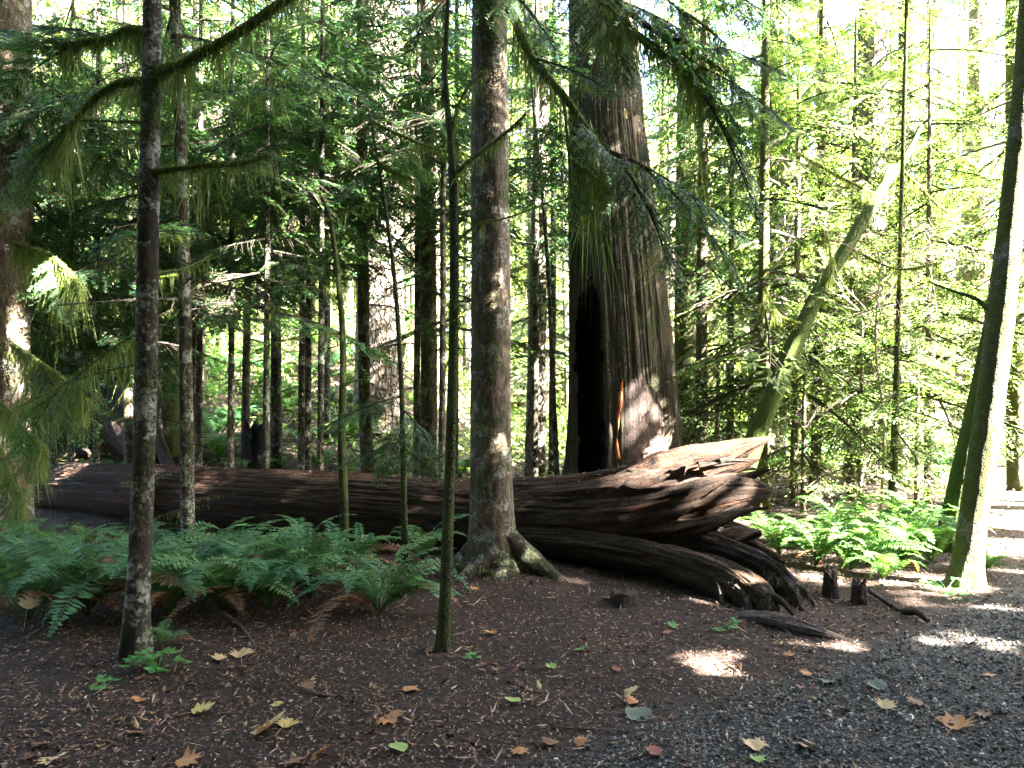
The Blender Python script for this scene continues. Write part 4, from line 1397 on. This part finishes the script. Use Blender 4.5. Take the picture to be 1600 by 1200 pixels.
def far_tree(x, y, r, hs, k, crown=True, kindm=0, dark=False, region='left', name='hemlock_tree'):
    lab, grp = REG[region]
    z = float(ground_z(x, y))
    o = thing(name, lab, 'tree', (x, y, z), grp)
    o.rotation_euler = (rng.normal(0, .02), rng.normal(0, .02), rng.uniform(0, 6.28))
    t = put('trunk', FART[k % 3][kindm], o)
    t.scale = (r, r, hs)
    if crown:
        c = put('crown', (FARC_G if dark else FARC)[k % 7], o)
        c.scale = (hs * 1.05, hs * 1.05, hs)
    return o


count = 0
for tries in range(4000):
    y = 15.5 + 40 * rng.random() ** 1.2
    px = rng.uniform(-250, 1850)
    x = (px - CX) / F * y
    if any((x - a) ** 2 + (y - b) ** 2 < (1.35 + .02 * y) ** 2 for a, b in placed):
        continue
    # keep a clearing behind the cedar and a few windows to the sky
    if abs(px - 545) < 26 and y < 40 or abs(px - 1010) < 30 and y < 30:
        continue
    if px > 1530 and y > 24:
        continue
    reg = 'left' if px < 720 else 'mid' if px < 1120 else 'right'
    placed.append((x, y))
    big = rng.random() < .25
    far_tree(x, y, rng.uniform(.22, .42) if big else rng.uniform(.07, .19), (4.6 + .5 * y) / 20 * rng.uniform(.85, 1.15), int(rng.integers(21)), rng.random() < .72,
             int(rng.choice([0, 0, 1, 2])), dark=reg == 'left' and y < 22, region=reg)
    count += 1
    if count >= 125:
        break

# the wood closes far off
n = 60000
rng = np.random.default_rng(3)
y = rng.uniform(58, 85, n)
x = rng.uniform(-75, 44, n) + rng.normal(0, 3, n)
z = rng.uniform(0, 1, n) ** 1.1 * 34 * (.45 + .7 * vnoise(x * .12, y * .12)) * (1 - .55 * smooth(20, 36, x)) + ground_z(x, y)
mb = MB()
d = norm(rng.normal(0, 1, (n, 3)) + [0, 0, -.3])
mb.quads(kites(np.stack([x, y, z], -1), d, norm(np.cross(d, rng.normal(0, 1, (n, 3)))), rng.uniform(.6, 1.6, n), rng.uniform(.3, .8, n)))
for i in range(90):
    xx, yy = rng.uniform(-70, 40), rng.uniform(57, 84)
    r = rng.uniform(.15, .5)
    g0 = float(ground_z(xx, yy))
    tube(mb, np.array([[xx, yy, g0 - .3], [xx, yy, g0 + 8], [xx + .2, yy, g0 + 18]]), [r, r * .8, r * .3], 10, 8, mat=1)
kind(mb.build('forest', [M['far_leaf'], M['bark_far']]), 'stuff', 'sunlit wood closing the view far behind the trunks')

# low growth on the slope behind, in clumps of leaf
n = 90000
x = rng.uniform(-26, 16, n)
y = rng.uniform(12.5, 40, n)
m = vnoise(x * .5, y * .5) + .25 * vnoise(x * 2, y * 2)
k = (m > .40) & (gravel_mask(x, y) < .1)
x, y, m = x[k], y[k], m[k]
n = len(x)
z = ground_z(x, y) + rng.random(n) * (m - .36) * 2.0
d = norm(rng.normal(0, 1, (n, 3)) * [1, 1, .5] + [0, 0, .2])
mb = MB()
mb.quads(kites(np.stack([x, y, z], -1), d, norm(np.cross(d, rng.normal(0, .4, (n, 3)) + [0, 0, 1])), rng.uniform(.08, .22, n), rng.uniform(.04, .09, n)))
kind(mb.build('undergrowth', M['bright_leaf']), 'stuff', 'low leafy undergrowth between the trunks behind the log')
n = 16000
x = rng.uniform(-14, 8, n)
y = rng.uniform(11, 24, n)
d = norm(rng.normal(0, 1, (n, 3)) * [1, 1, .25])
mb = MB()
mb.quads(kites(np.stack([x, y, ground_z(x, y) + rng.uniform(.01, .10, n)], -1), d, norm(np.cross(d, [0, 0, 1.]) + rng.normal(0, .3, (n, 3))), rng.uniform(.06, .35, n), rng.uniform(.012, .05, n)))
kind(mb.build('debris', M['chips'], sm=False), 'stuff', 'broken bark and sticks on the dark bank behind the log')

# unseen trees added to block sun and sky light, crowns cut by the light plan
OFF = [(7.5, -1.5), (9, -5), (12, 1.2), (12, -8), (15.5, -3), (18, -10), (20.5, -1), (24, -7), (10.2, 4.6), (17.5, 3.2), (6, -7), (26, -1), (21, -14), (14, -13), (2.5, -5.5), (-4.5, -3), (-9.5, 3.2), (-3, -9), (-10, -4), (9, -12), (28, -12), (13, 5.5), (22.5, 3.5), (-13, 0), (-6, -12), (3, -12), (-14, 8), (-15, -7), (4.8, -3.6), (8, -8.5), (6.5, .8), (-1, -5.5), (-6.5, -6.5), (-8, -1), (1.5, -9), (5.5, -11), (-12, -11), (-18, 3), (11, -1.5), (16, -7), (-2, -14)]
for i, (x, y) in enumerate(OFF):
    r0 = np.random.default_rng(700 + i)
    b = np.array([x, y, float(ground_z(x, y))])
    o = thing('hemlock_tree', 'tall unseen hemlock added to shade the clearing', 'tree', b, 'unseen shade hemlocks added around the clearing')
    H = r0.uniform(22, 30)
    make_trunk(o, b, [b + [0, 0, -.2], b + [.1, 0, H * .5], b + [0, .1, H]], [.32, .22, .03], M['bark_hemlock'], 16, .06, seed=i, nl=40)
    L, W = crown_arrays('far', 170, 4.6 if y > -2.6 and x > 0 else 3.6 if y > -2 else 1.5, H, 3.9, r0)
    mb = MB()
    mb.quads(filtered(L, b), 0)
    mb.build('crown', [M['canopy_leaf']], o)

# ------------------------------------------------------------------ ferns
def frond(seed):
    rng = np.random.default_rng(seed)
    n = 38
    t = np.linspace(0, 1, n)
    a = np.radians(np.interp(t, [0, .25, .6, 1], [rng.uniform(66, 80), rng.uniform(48, 66), rng.uniform(8, 35), rng.uniform(-55, -15)]))
    dx, dz = np.cos(a) / n, np.sin(a) / n
    c = np.stack([np.cumsum(dx), .06 * rng.normal() * t * t, np.cumsum(dz)], -1)
    tg = norm(np.gradient(c, axis=0))
    mb = MB()
    tube(mb, c, np.interp(t, [0, 1], [.006, .0015]), 14, 4, mat=1)
    prof = np.interp(t, [0, .10, .16, .35, .7, .9, 1], [0, 0, .6, 1, .75, .35, .08]) * .125
    q = []
    for s in (-1, 1):
        k = prof > .004
        side0 = np.tile([0, float(s), 0], (n, 1))
        d = norm(side0 + tg * rng.uniform(.15, .35, (n, 1)) + np.array([0, 0, 1]) * rng.uniform(-.35, .15, (n, 1)))
        up = norm(np.cross(tg, [0, 1., 0]))
        sd = norm(np.cross(d, up))
        q.append(kites(c[k] + rng.normal(0, .001, (k.sum(), 3)), d[k], sd[k], prof[k] * rng.uniform(.85, 1.15, k.sum()), np.full(k.sum(), .0235), .2))
    mb.quads(np.concatenate(q), 0)
    return mb


FR = [frond(50 + i) for i in range(7)]
FM = {}
for nm, a, b in (('shade', 'fern_leaf', 'fern_leaf'), ('dead', 'fern_dead', 'fern_dead'), ('sun', 'bright_fern', 'bright_fern')):
    if a not in M:
        M[a] = leafmat('sunny_fern_fronds', (.04, .11, .028), (.07, .165, .04), (.13, .22, .055), .38, rough=.55, spec=.2)  # lit copy of the fern green, sunshine tinted into the fronds
    FM[nm] = [f.mesh('frond_' + nm, [M[a], M[b]]) for f in FR]
FERN1 = {}
for v in range(4):                                                     # whole plants for the far ones
    for nm, mat in (('shade', 'fern_leaf'), ('sun', 'bright_fern')):
        mb = MB()
        r0 = np.random.default_rng(v)
        for k in range(14):
            f = FR[int(r0.integers(7))]
            az = k * 2.4 + r0.normal(0, .3)
            ca, sa = math.cos(az), math.sin(az)
            R = np.array([[ca, sa, 0], [-sa, ca, 0], [0, 0, 1]])
            V = np.concatenate(f.v) @ R * r0.uniform(.7, 1.1)
            mb.raw(V, np.concatenate(f.f), 0)
        FERN1[v, nm] = mb.mesh('fern_plant_' + nm, [M[mat]])


BACK_DROP = 0


def fern(px, py, size, label, group=None, n=17, sort='shade', d=None, dead=2, seed=0):
    d = d or F * EYE / (py - HY)
    x = (px - CX) / F * d
    o = thing('fern', label, 'fern', (x, d, float(ground_z(x, d)) - .01), group)
    r0 = np.random.default_rng(seed + int(px * 7 + py))
    o.rotation_euler = (0, 0, r0.uniform(0, 6.28))
    for k in range(n):
        isd = k < dead
        f = put('frond', FM['dead' if isd else sort][int(r0.integers(7))], o)
        f.rotation_euler = (r0.normal(0, .2), (r0.uniform(.25, .5) if isd else r0.uniform(-.28, .28)), k * 2.4 + r0.normal(0, .3))
        s = size * r0.uniform(.7, 1.12)
        f.scale = (s, s, s)
    return o


G1 = 'sword ferns in the shaded patch before the log'
FERNS = [
    (592, 958, .92, 'fern with spread green fronds standing nearest the thin forked sapling'),
    (45, 975, 1.15, 'fern at the left frame edge above the cream maple leaf'),
    (135, 968, 1.15, 'fern close left of the lichen-spotted trunk, front of the patch'),
    (262, 962, 1.0, 'fern close right of the lichen-spotted trunk, front of the patch'),
    (345, 955, 1.05, 'front fern below the pole-like trunk, to its right'),
    (420, 955, .95, 'front fern in the middle of the shaded patch'),
    (487, 935, .95, 'fern with one upright frond behind the spread green fern'),
    (252, 1012, .30, 'small drooping fern at the foot of the lichen-spotted trunk'),
]
for i, (px, py, s, lab) in enumerate(FERNS):
    fern(px, py, s, lab, G1, 9 if s < .4 else 19, dead=1 if s < .4 else 3, seed=i)
BACK = [(0, 905), (90, 912), (240, 905), (385, 900), (30, 872), (120, 868), (200, 866), (335, 872), (420, 868), (475, 868), (560, 872), (660, 884),
        (-30, 940), (95, 935), (300, 925), (530, 905), (230, 845), (60, 845), (145, 842), (350, 850), (430, 850)]
for i, (px, py) in enumerate(BACK):
    row = 'sword fern deep in the shaded patch, close under the log' if py < 890 else 'sword fern in the middle rows of the shaded patch before the log'
    fern(px, py, (.85 if py > 890 else .62 if py > 860 else .5) * (.75 + .5 * float(vnoise(i * 3.7, 2.2))), row, G1, 13, seed=40 + i)
G2 = 'sunny ferns right of the log end'
SUNF = [
    (1218, 868, .8, 'sunny fern nearest the splintered log end'),
    (1275, 885, .85, 'sunny fern behind the two short stump posts'),
    (1330, 890, .85, 'sunny fern above the right stump post'),
    (1380, 905, .55, 'low sunny fern above the fallen orange leaf'),
    (1410, 880, .95, 'broad sunny fern in the middle of the right patch'),
    (1455, 880, .85, 'sunny fern nearest the white-barked trunk, on its left'),
    (1540, 895, .42, 'small fern right of the foot of the white-barked trunk'),
    (1240, 850, .6, 'sunny fern behind the first fern by the log end'),
    (1310, 855, .95, 'sunny fern in the back row behind the stump posts'),
    (1370, 850, .95, 'sunny fern in the back row before the pale green sapling'),
    (1435, 850, .95, 'sunny fern in the back row before the mossy leaning trunk'),
    (1170, 850, .6, 'sunny fern showing through the gap in the splintered root end'),
]
for i, (px, py, s, lab) in enumerate(SUNF):
    fern(px, py, s, lab, G2, 16, 'sun', dead=1, seed=90 + i)
rng = np.random.default_rng(17)
for i in range(96):
    y = rng.uniform(12.5, 24)
    px = (rng.uniform(-60, 720) if i < 25 else rng.uniform(300, 620)) if i < 75 else rng.uniform(1080, 1600)
    x = (px - CX) / F * y
    o = put('fern', FERN1[i % 4, 'sun' if i % 3 else 'shade'], None, (x, y, float(ground_z(x, y))))
    s = rng.uniform(.7, 1.1)
    o.scale = (s, s, s)
    o.rotation_euler = (0, 0, rng.uniform(0, 6))
    tag(o, 'small far fern on the bank behind the log' if i < 75 else 'small far fern in the sunny wood on the right', 'fern', 'far ferns on the bank' if i < 75 else 'far ferns in the sunny wood')


# ------------------------------------------------------------------ small plants
def herb(px, py, n, h, sprd, label, lw=.05, d=None):
    d = d or F * EYE / (py - HY)
    x = (px - CX) / F * d
    o = thing('seedling', label, 'plant', (x, d, float(ground_z(x, d))))
    r0 = np.random.default_rng(int(px))
    mb, st_ = MB(), MB()
    for k in range(n):
        a = r0.uniform(0, 6.28)
        rr = sprd * math.sqrt(r0.random())
        tip = np.array([rr * math.cos(a), rr * math.sin(a), h * r0.uniform(.4, 1) * (1 - .3 * rr / sprd)])
        tube(st_, np.array([[0, 0, 0], tip * [.4, .4, .7], tip]), [.002, .0015, .001], 6, 4)
        for j in range(3):
            aa = a + (j - 1) * 1.5 + r0.normal(0, .2)
            dd = norm(np.array([math.cos(aa), math.sin(aa), r0.uniform(-.25, .2)]))
            sdv = norm(np.cross(dd, [0, 0, 1.]) + r0.normal(0, .15, 3))
            mb.quads(kites(tip[None], dd[None], sdv[None], np.array([lw * r0.uniform(.8, 1.2)]), np.array([lw * .75]), .15))
    mb.build('foliage', M['herb'], o)
    st_.build('stem', M['herb'], o)


herb(245, 1055, 22, .14, .15, 'bright green leafy seedling at the right foot of the lichen-spotted trunk', .055)
herb(163, 1080, 9, .07, .06, 'small dull green seedling left of the lichen-spotted trunk foot', .035)
herb(738, 1028, 4, .04, .05, 'tiny pale seedling just right of the forked sapling foot', .04)
herb(1480, 925, 16, .12, .22, 'leafy low plant left of the foot of the white-barked trunk', .05)
herb(1128, 985, 5, .08, .10, 'little green plant below the drooping root tip', .05)
herb(520, 880, 8, .25, .12, 'upright leafy seedling behind the spread green fern', .05)

# ------------------------------------------------------------------ stumps and wood pieces
def stump(px, py, w, h, label, mat, d=None, name='stump', lean=(0, 0)):
    d = d or F * EYE / (py - HY)
    x = (px - CX) / F * d
    b = np.array([x, d, float(ground_z(x, d))])
    o = thing(name, label, 'stump', b)
    mb = MB()
    r0 = np.random.default_rng(int(px))
    n, m = 26, 40
    th = np.linspace(0, 2 * math.pi, m, endpoint=False)
    t = np.linspace(-.06, 1, n)
    top = h * (.75 + .5 * vnoise(np.cos(th) * 2 + px, np.sin(th) * 2, 0))
    rr = w / 2 * (1 + .45 * np.exp(-np.maximum(t, 0)[:, None] * h / .07) * (.6 + .4 * np.cos(4 * th + px))) * (1 + .28 * (fbm(np.cos(th)[None] * 3 + px, np.sin(th)[None] * 3, t[:, None] * 2, 3) - .5))
    g = np.stack([rr * np.cos(th) + lean[0] * t[:, None], rr * np.sin(th) + lean[1] * t[:, None], t[:, None] * top[None] + 0 * rr], -1)
    caps = []
    for q, dz in ((.75, .0), (.45, -.08 * h), (0, -.15 * h)):
        c = g[-1].mean(0)
        caps.append((c + (g[-1] - c) * [q, q, q] + [0, 0, dz])[None])
    g = np.concatenate([g] + caps, 0)
    mb.grid(g, True, 0, np.linspace(0, h * 1.2, len(g)), np.linspace(0, 3.14 * w, m + 1))
    mb.build('wood', M[mat], o)
    return o


stump(1297, 930, .10, .20, 'short dark stump post under the sunny ferns, left of two', 'dark_wood')
stump(1342, 940, .10, .18, 'short dark stump post under the sunny ferns, right of two', 'dark_wood')
stump(399, 750, .42, .95, 'black charred stump behind the log, by the thin dark trunk', 'char', 12.5)
stump(352, 752, .20, .42, 'greyish lump of stump left of the black charred stump', 'dark_wood', 12.3)
stump(975, 925, .17, .09, 'small knobbly root stump under the log between its roots', 'dark_wood', 5.7)
stump(110, 700, 1.3, 1.6, 'broad rotten stump on the bank behind the left end of the log', 'dark_wood', 14.2)
o = stump(178, 735, .55, .42, 'broken pinkish cedar wood glowing in the sun behind the left end of the log', 'pink_wood', 11.6, 'broken_wood')


def stick(pts, r, label, mat='stick_wood', name='stick', cat='stick'):
    p = []
    for x, y, up in pts:
        d = F * EYE / (y - HY)
        q = np.array([(x - CX) / F * d, d, 0])
        q[2] = float(ground_z(q[0], q[1])) + up
        p.append(q)
    b = p[0].copy()
    mb = MB()
    tube(mb, np.array(p) - b, np.linspace(r, r * .6, len(p)), max(12, len(p) * 6), 8, bark_disp(.3, 1.5, 12, pts[0][0]))
    o = mb.build(name, M[mat], None, loc=b)
    return tag(o, label, cat)


stick([(345, 1118, .01), (370, 1115, .012), (400, 1103, .01)], .004, 'thin pale twig pointing from the yellow-tan leaf to the right')
stick([(205, 1010, .02), (238, 1030, .012), (255, 1042, .01)][::-1], .008, 'pale split twig at the left foot of the lichen-spotted trunk')
stick([(345, 968, .03), (375, 985, .03), (400, 1015, .01)], .012, 'grey bent stick below the ferns, left of centre')
stick([(705, 995, .012), (725, 988, .012), (738, 983, .01)], .006, 'short pale twig right of the forked sapling foot')
stick([(630, 1135, .008), (655, 1130, .008)], .004, 'thin twig touching the curled orange leaf')
stick([(860, 1135, .008), (920, 1142, .012), (985, 1146, .008)], .005, 'long straight twig on the earth near the picture centre')
stick([(470, 1080, .01), (500, 1090, .012), (540, 1092, .01)], .011, 'dark short stick left of the orange-yellow leaf')
stick([(1412, 958, .02), (1432, 968, .05), (1450, 975, .02)], .03, 'dark root stub poking up before the sunny path streaks', 'dark_wood', 'root', 'root')
stick([(1360, 930, .04), (1385, 945, .03), (1410, 955, .0)], .022, 'root running from the right stump post towards the path', 'dark_wood', 'root', 'root')
stick([(330, 850, .2), (310, 862, .12), (290, 900, .0)], .05, 'dark broken branch leaning among the ferns beneath the log', 'dark_wood', 'broken_branch', 'branch')
stick([(1040, 995, .01), (1075, 1005, .014), (1120, 996, .01)], .004, 'slim twig above the round sun patch')

# rotten log leaning on the bank behind the left end
pts = [P(245, 735, 13), P(190, 650, 14), P(120, 560, 15), P(50, 500, 16)]
b = pts[0].copy()
b[2] = float(ground_z(b[0], b[1]))
ro = thing('rotten_log', 'dark rotten log leaning up the bank behind the lichen-spotted tree', 'log', b)
mb = MB()
tube(mb, np.array(pts) - b, [.28, .42, .45, .4], 80, 48, bark_disp(.35, 2.5, 1.2, 5))
mb.build('body', M['dark_wood'], ro)
pts = [P(250, 640, 13.2), P(250, 690, 13), P(266, 735, 12.8)]
b = pts[-1].copy()
ro = thing('broken_branch', 'grey barkless slab leaning beside the pale sun-striped cedar', 'branch', b)
mb = MB()
tube(mb, np.array(pts) - b, [.05, .12, .16], 30, 20, bark_disp(.3, 2.0, 1.5, 9), flat=.6)
mb.build('slab', M['grey_wood'], ro)


# ------------------------------------------------------------------ fallen maple leaves
def leaf_mesh(seed, col):
    r0 = np.random.default_rng(seed)
    tips = [(0, 1.0), (.62, .78), (-.62, .78), (.98, .16), (-.98, .16)]
    out = [(0, -.42), (.30, -.40), (.52, -.22), (.98, -.02), (.62, .16), (.98, .42), (.55, .40), (.74, .88), (.28, .60), (.20, .86), (0, 1.05), (-.20, .86), (-.28, .60), (-.74, .88), (-.55, .40), (-.98, .42), (-.62, .16), (-.98, -.02), (-.52, -.22), (-.30, -.40)]
    p = np.array(out) * .5 * (1 + r0.normal(0, .06, (len(out), 2)))
    z = lambda q: r0c * (q[:, 0] ** 2) + r1c * (q[:, 1] ** 2) + .06 * np.sin(q[:, 0] * 9 + seed)
    r0c, r1c = r0.uniform(-.1, .75), r0.uniform(-.3, .6)
    rings = [p * s for s in (1, .72, .4, .12)]
    g = np.stack([np.c_[q, z(q)] for q in rings], 0)
    mb = MB()
    mb.grid(g, True, 0)
    c = g[-1]
    mb.quads(np.stack([c[[0, 2, 4, 6, 8, 10, 12, 14, 16, 18]], c[[1, 3, 5, 7, 9, 11, 13, 15, 17, 19]], c[[2, 4, 6, 8, 10, 12, 14, 16, 18, 0]], np.zeros((10, 3)) + [0, 0, float(z(np.zeros((1, 2)))[0])]], 1), 0)
    tube(mb, np.array([[0, -.2, .0], [.02, -.5, .03], [.10, -.95, .02]]), [.012, .010, .008], 8, 4)
    return mb.mesh('maple_leaf_' + col, [M['leaf_' + col]])


LG = 'fallen maple leaves on the forest floor'
LV = [
    (378, 1030, .13, 'tan', 'tan leaf, upper of a touching pair right of the lichen-spotted trunk'), (344, 1036, .09, 'tan', 'small tan leaf, left one of a touching pair by the lichen-spotted trunk'),
    (310, 1116, .13, 'yellow', 'yellow leaf with a thin twig at its right tip'), (408, 1148, .19, 'tan', 'large ragged tan leaf low in the left half'),
    (447, 1136, .11, 'yellow', 'yellow leaf touching the large ragged tan leaf'), (218, 1101, .075, 'orange', 'small orange leaf below the bright green seedling'),
    (215, 1152, .09, 'brown', 'brown leaf with orange tip near the left bottom'), (288, 1196, .13, 'orange', 'orange leaf cut by the bottom edge on the left'),
    (484, 1077, .09, 'brown', 'brown leaf left of the picture centre beside a dark stick'), (432, 1104, .065, 'yellow', 'small yellow leaf above the large ragged tan leaf'),
    (638, 1080, .10, 'orange', 'flat orange-yellow leaf above the curled orange leaf'), (606, 1127, .13, 'orange', 'curled orange leaf lying near the bottom centre'),
    (626, 1176, .10, 'lime', 'lime green leaf at the bottom centre'), (496, 1182, .12, 'orange', 'orange-brown leaf at the bottom, left of the lime green leaf'),
    (461, 1194, .09, 'brown', 'brown leaf at the bottom edge left of the orange-brown leaf'), (740, 932, .08, 'orange', 'orange leaf between the forked sapling and the flared hemlock roots'),
    (768, 990, .09, 'orange', 'orange leaf below the flared hemlock'), (706, 1028, .06, 'red', 'small red leaf at the right foot of the forked sapling'),
    (672, 1018, .05, 'brown', 'tiny brown leaf left of the forked sapling foot'), (806, 1097, .09, 'lime', 'lime leaf on dark earth right of the orange-yellow leaf'),
    (862, 1165, .09, 'brown', 'brown leaf near the bottom, in the middle'), (904, 1164, .07, 'orange', 'dull orange leaf right of the brown bottom-middle leaf'),
    (906, 1020, .075, 'green', 'small pale green leaf below the log, in the middle'), (862, 1045, .07, 'lime', 'small lime leaf left of the two red leaves'),
    (934, 1061, .06, 'red', 'left of two small red leaves in the middle'), (966, 1053, .06, 'red', 'right of two small red leaves in the middle'),
    (984, 1086, .11, 'tan', 'tan leaf above the grey-green leaf'), (990, 1099, .08, 'orange', 'orange leaf touching the top of the grey-green leaf'),
    (990, 1118, .16, 'grey', 'large grey-green leaf right of centre'), (952, 938, .09, 'red', 'reddish leaf under the log by the small root stump'),
    (1051, 981, .08, 'green', 'bright green leaf below the log roots'), (1040, 988, .08, 'brown', 'brown leaf beside the bright green leaf'),
    (1108, 975, .075, 'yellow', 'yellow leaf under the drooping root tip'), (1232, 1030, .065, 'orange', 'orange leaf right of the round sun patch'),
    (1262, 1059, .075, 'orange', 'orange-yellow leaf on the gravel below the flat grey root'), (1250, 1079, .05, 'red', 'tiny reddish leaf on the gravel below the orange-yellow one'),
    (1291, 1071, .08, 'grey', 'grey leaf right of the orange-yellow leaf on the gravel'), (1372, 1078, .11, 'grey', 'flat grey-green leaf in the middle of the gravel path'),
    (1385, 1108, .09, 'tan', 'tan leaf in the middle of the gravel path'), (1434, 1106, .09, 'brown', 'curled brown leaf right of the tan path leaf'),
    (1546, 1060, .07, 'orange', 'orange-brown leaf on the path near the right edge'), (1541, 1123, .09, 'brown', 'brown leaf on the path below the orange-brown one'),
    (1492, 1138, .15, 'orange', 'flattened orange leaf in a small sun fleck on the path'), (1180, 1172, .11, 'tan', 'tan leaf on the gravel at the bottom'),
    (1258, 1172, .08, 'brown', 'brown leaf on the gravel right of the bottom tan leaf'), (1180, 1192, .08, 'lime', 'lime leaf at the bottom edge under the tan leaf'),
    (1346, 917, .11, 'orange', 'orange leaf lying by the right stump post'), (45, 985, .13, 'cream', 'cream leaf lying on the ferns at the left edge'),
    (85, 1192, .10, 'tan', 'pale leaf in the bottom left corner'), (70, 1168, .08, 'brown', 'brown leaf above the pale bottom left leaf'), (130, 1048, .08, 'brown', 'dull brown leaf left of the small dull green seedling'),
    (1026, 1180, .08, 'red', 'dull red leaf at the bottom right of centre'), (812, 1180, .08, 'orange', 'orange leaf at the bottom edge in the middle'),
]
for i, (px, py, s, c, lab) in enumerate(LV):
    d = F * EYE / (py - HY)
    x = (px - CX) / F * d
    me = leaf_mesh(i, c)
    o = put('maple_leaf', me, None, (x, d, float(ground_z(x, d)) + (.16 if c == 'cream' else .018)))
    s *= 1.25
    o.scale = (s, s, s * .8)
    r0 = np.random.default_rng(i)
    o.rotation_euler = (r0.normal(.1, .16), r0.normal(0, .16), r0.uniform(0, 6.28))
    if c == 'cream':
        o.rotation_euler = (1.0, .2, .4)
    tag(o, lab, 'leaf', LG)
for px, py, dd, s, c, lab, rot in [(976, 180, 5.5, .12, 'yellow', 'yellow leaf caught in the boughs before the hollow cedar', (1.2, .3, .5)), (1008, 246, 5.45, .19, 'cream', 'pale withered leaf hanging in the boughs before the hollow cedar', (1.1, -.5, 2.0)),
                                   (1175, 308, 5.15, .06, 'orange', 'small orange leaf caught in the bough tips right of the hollow cedar', (1.0, .3, 1)), (684, 2, 4.7, .10, 'orange', 'orange leaf caught at the top of the forked sapling', (1.0, .2, 0))]:
    o = put('maple_leaf', leaf_mesh(int(px), c), None, P(px, py, dd))
    o.scale = (s, s, s)
    o.rotation_euler = rot
    tag(o, lab, 'leaf', 'maple leaves caught in the boughs')
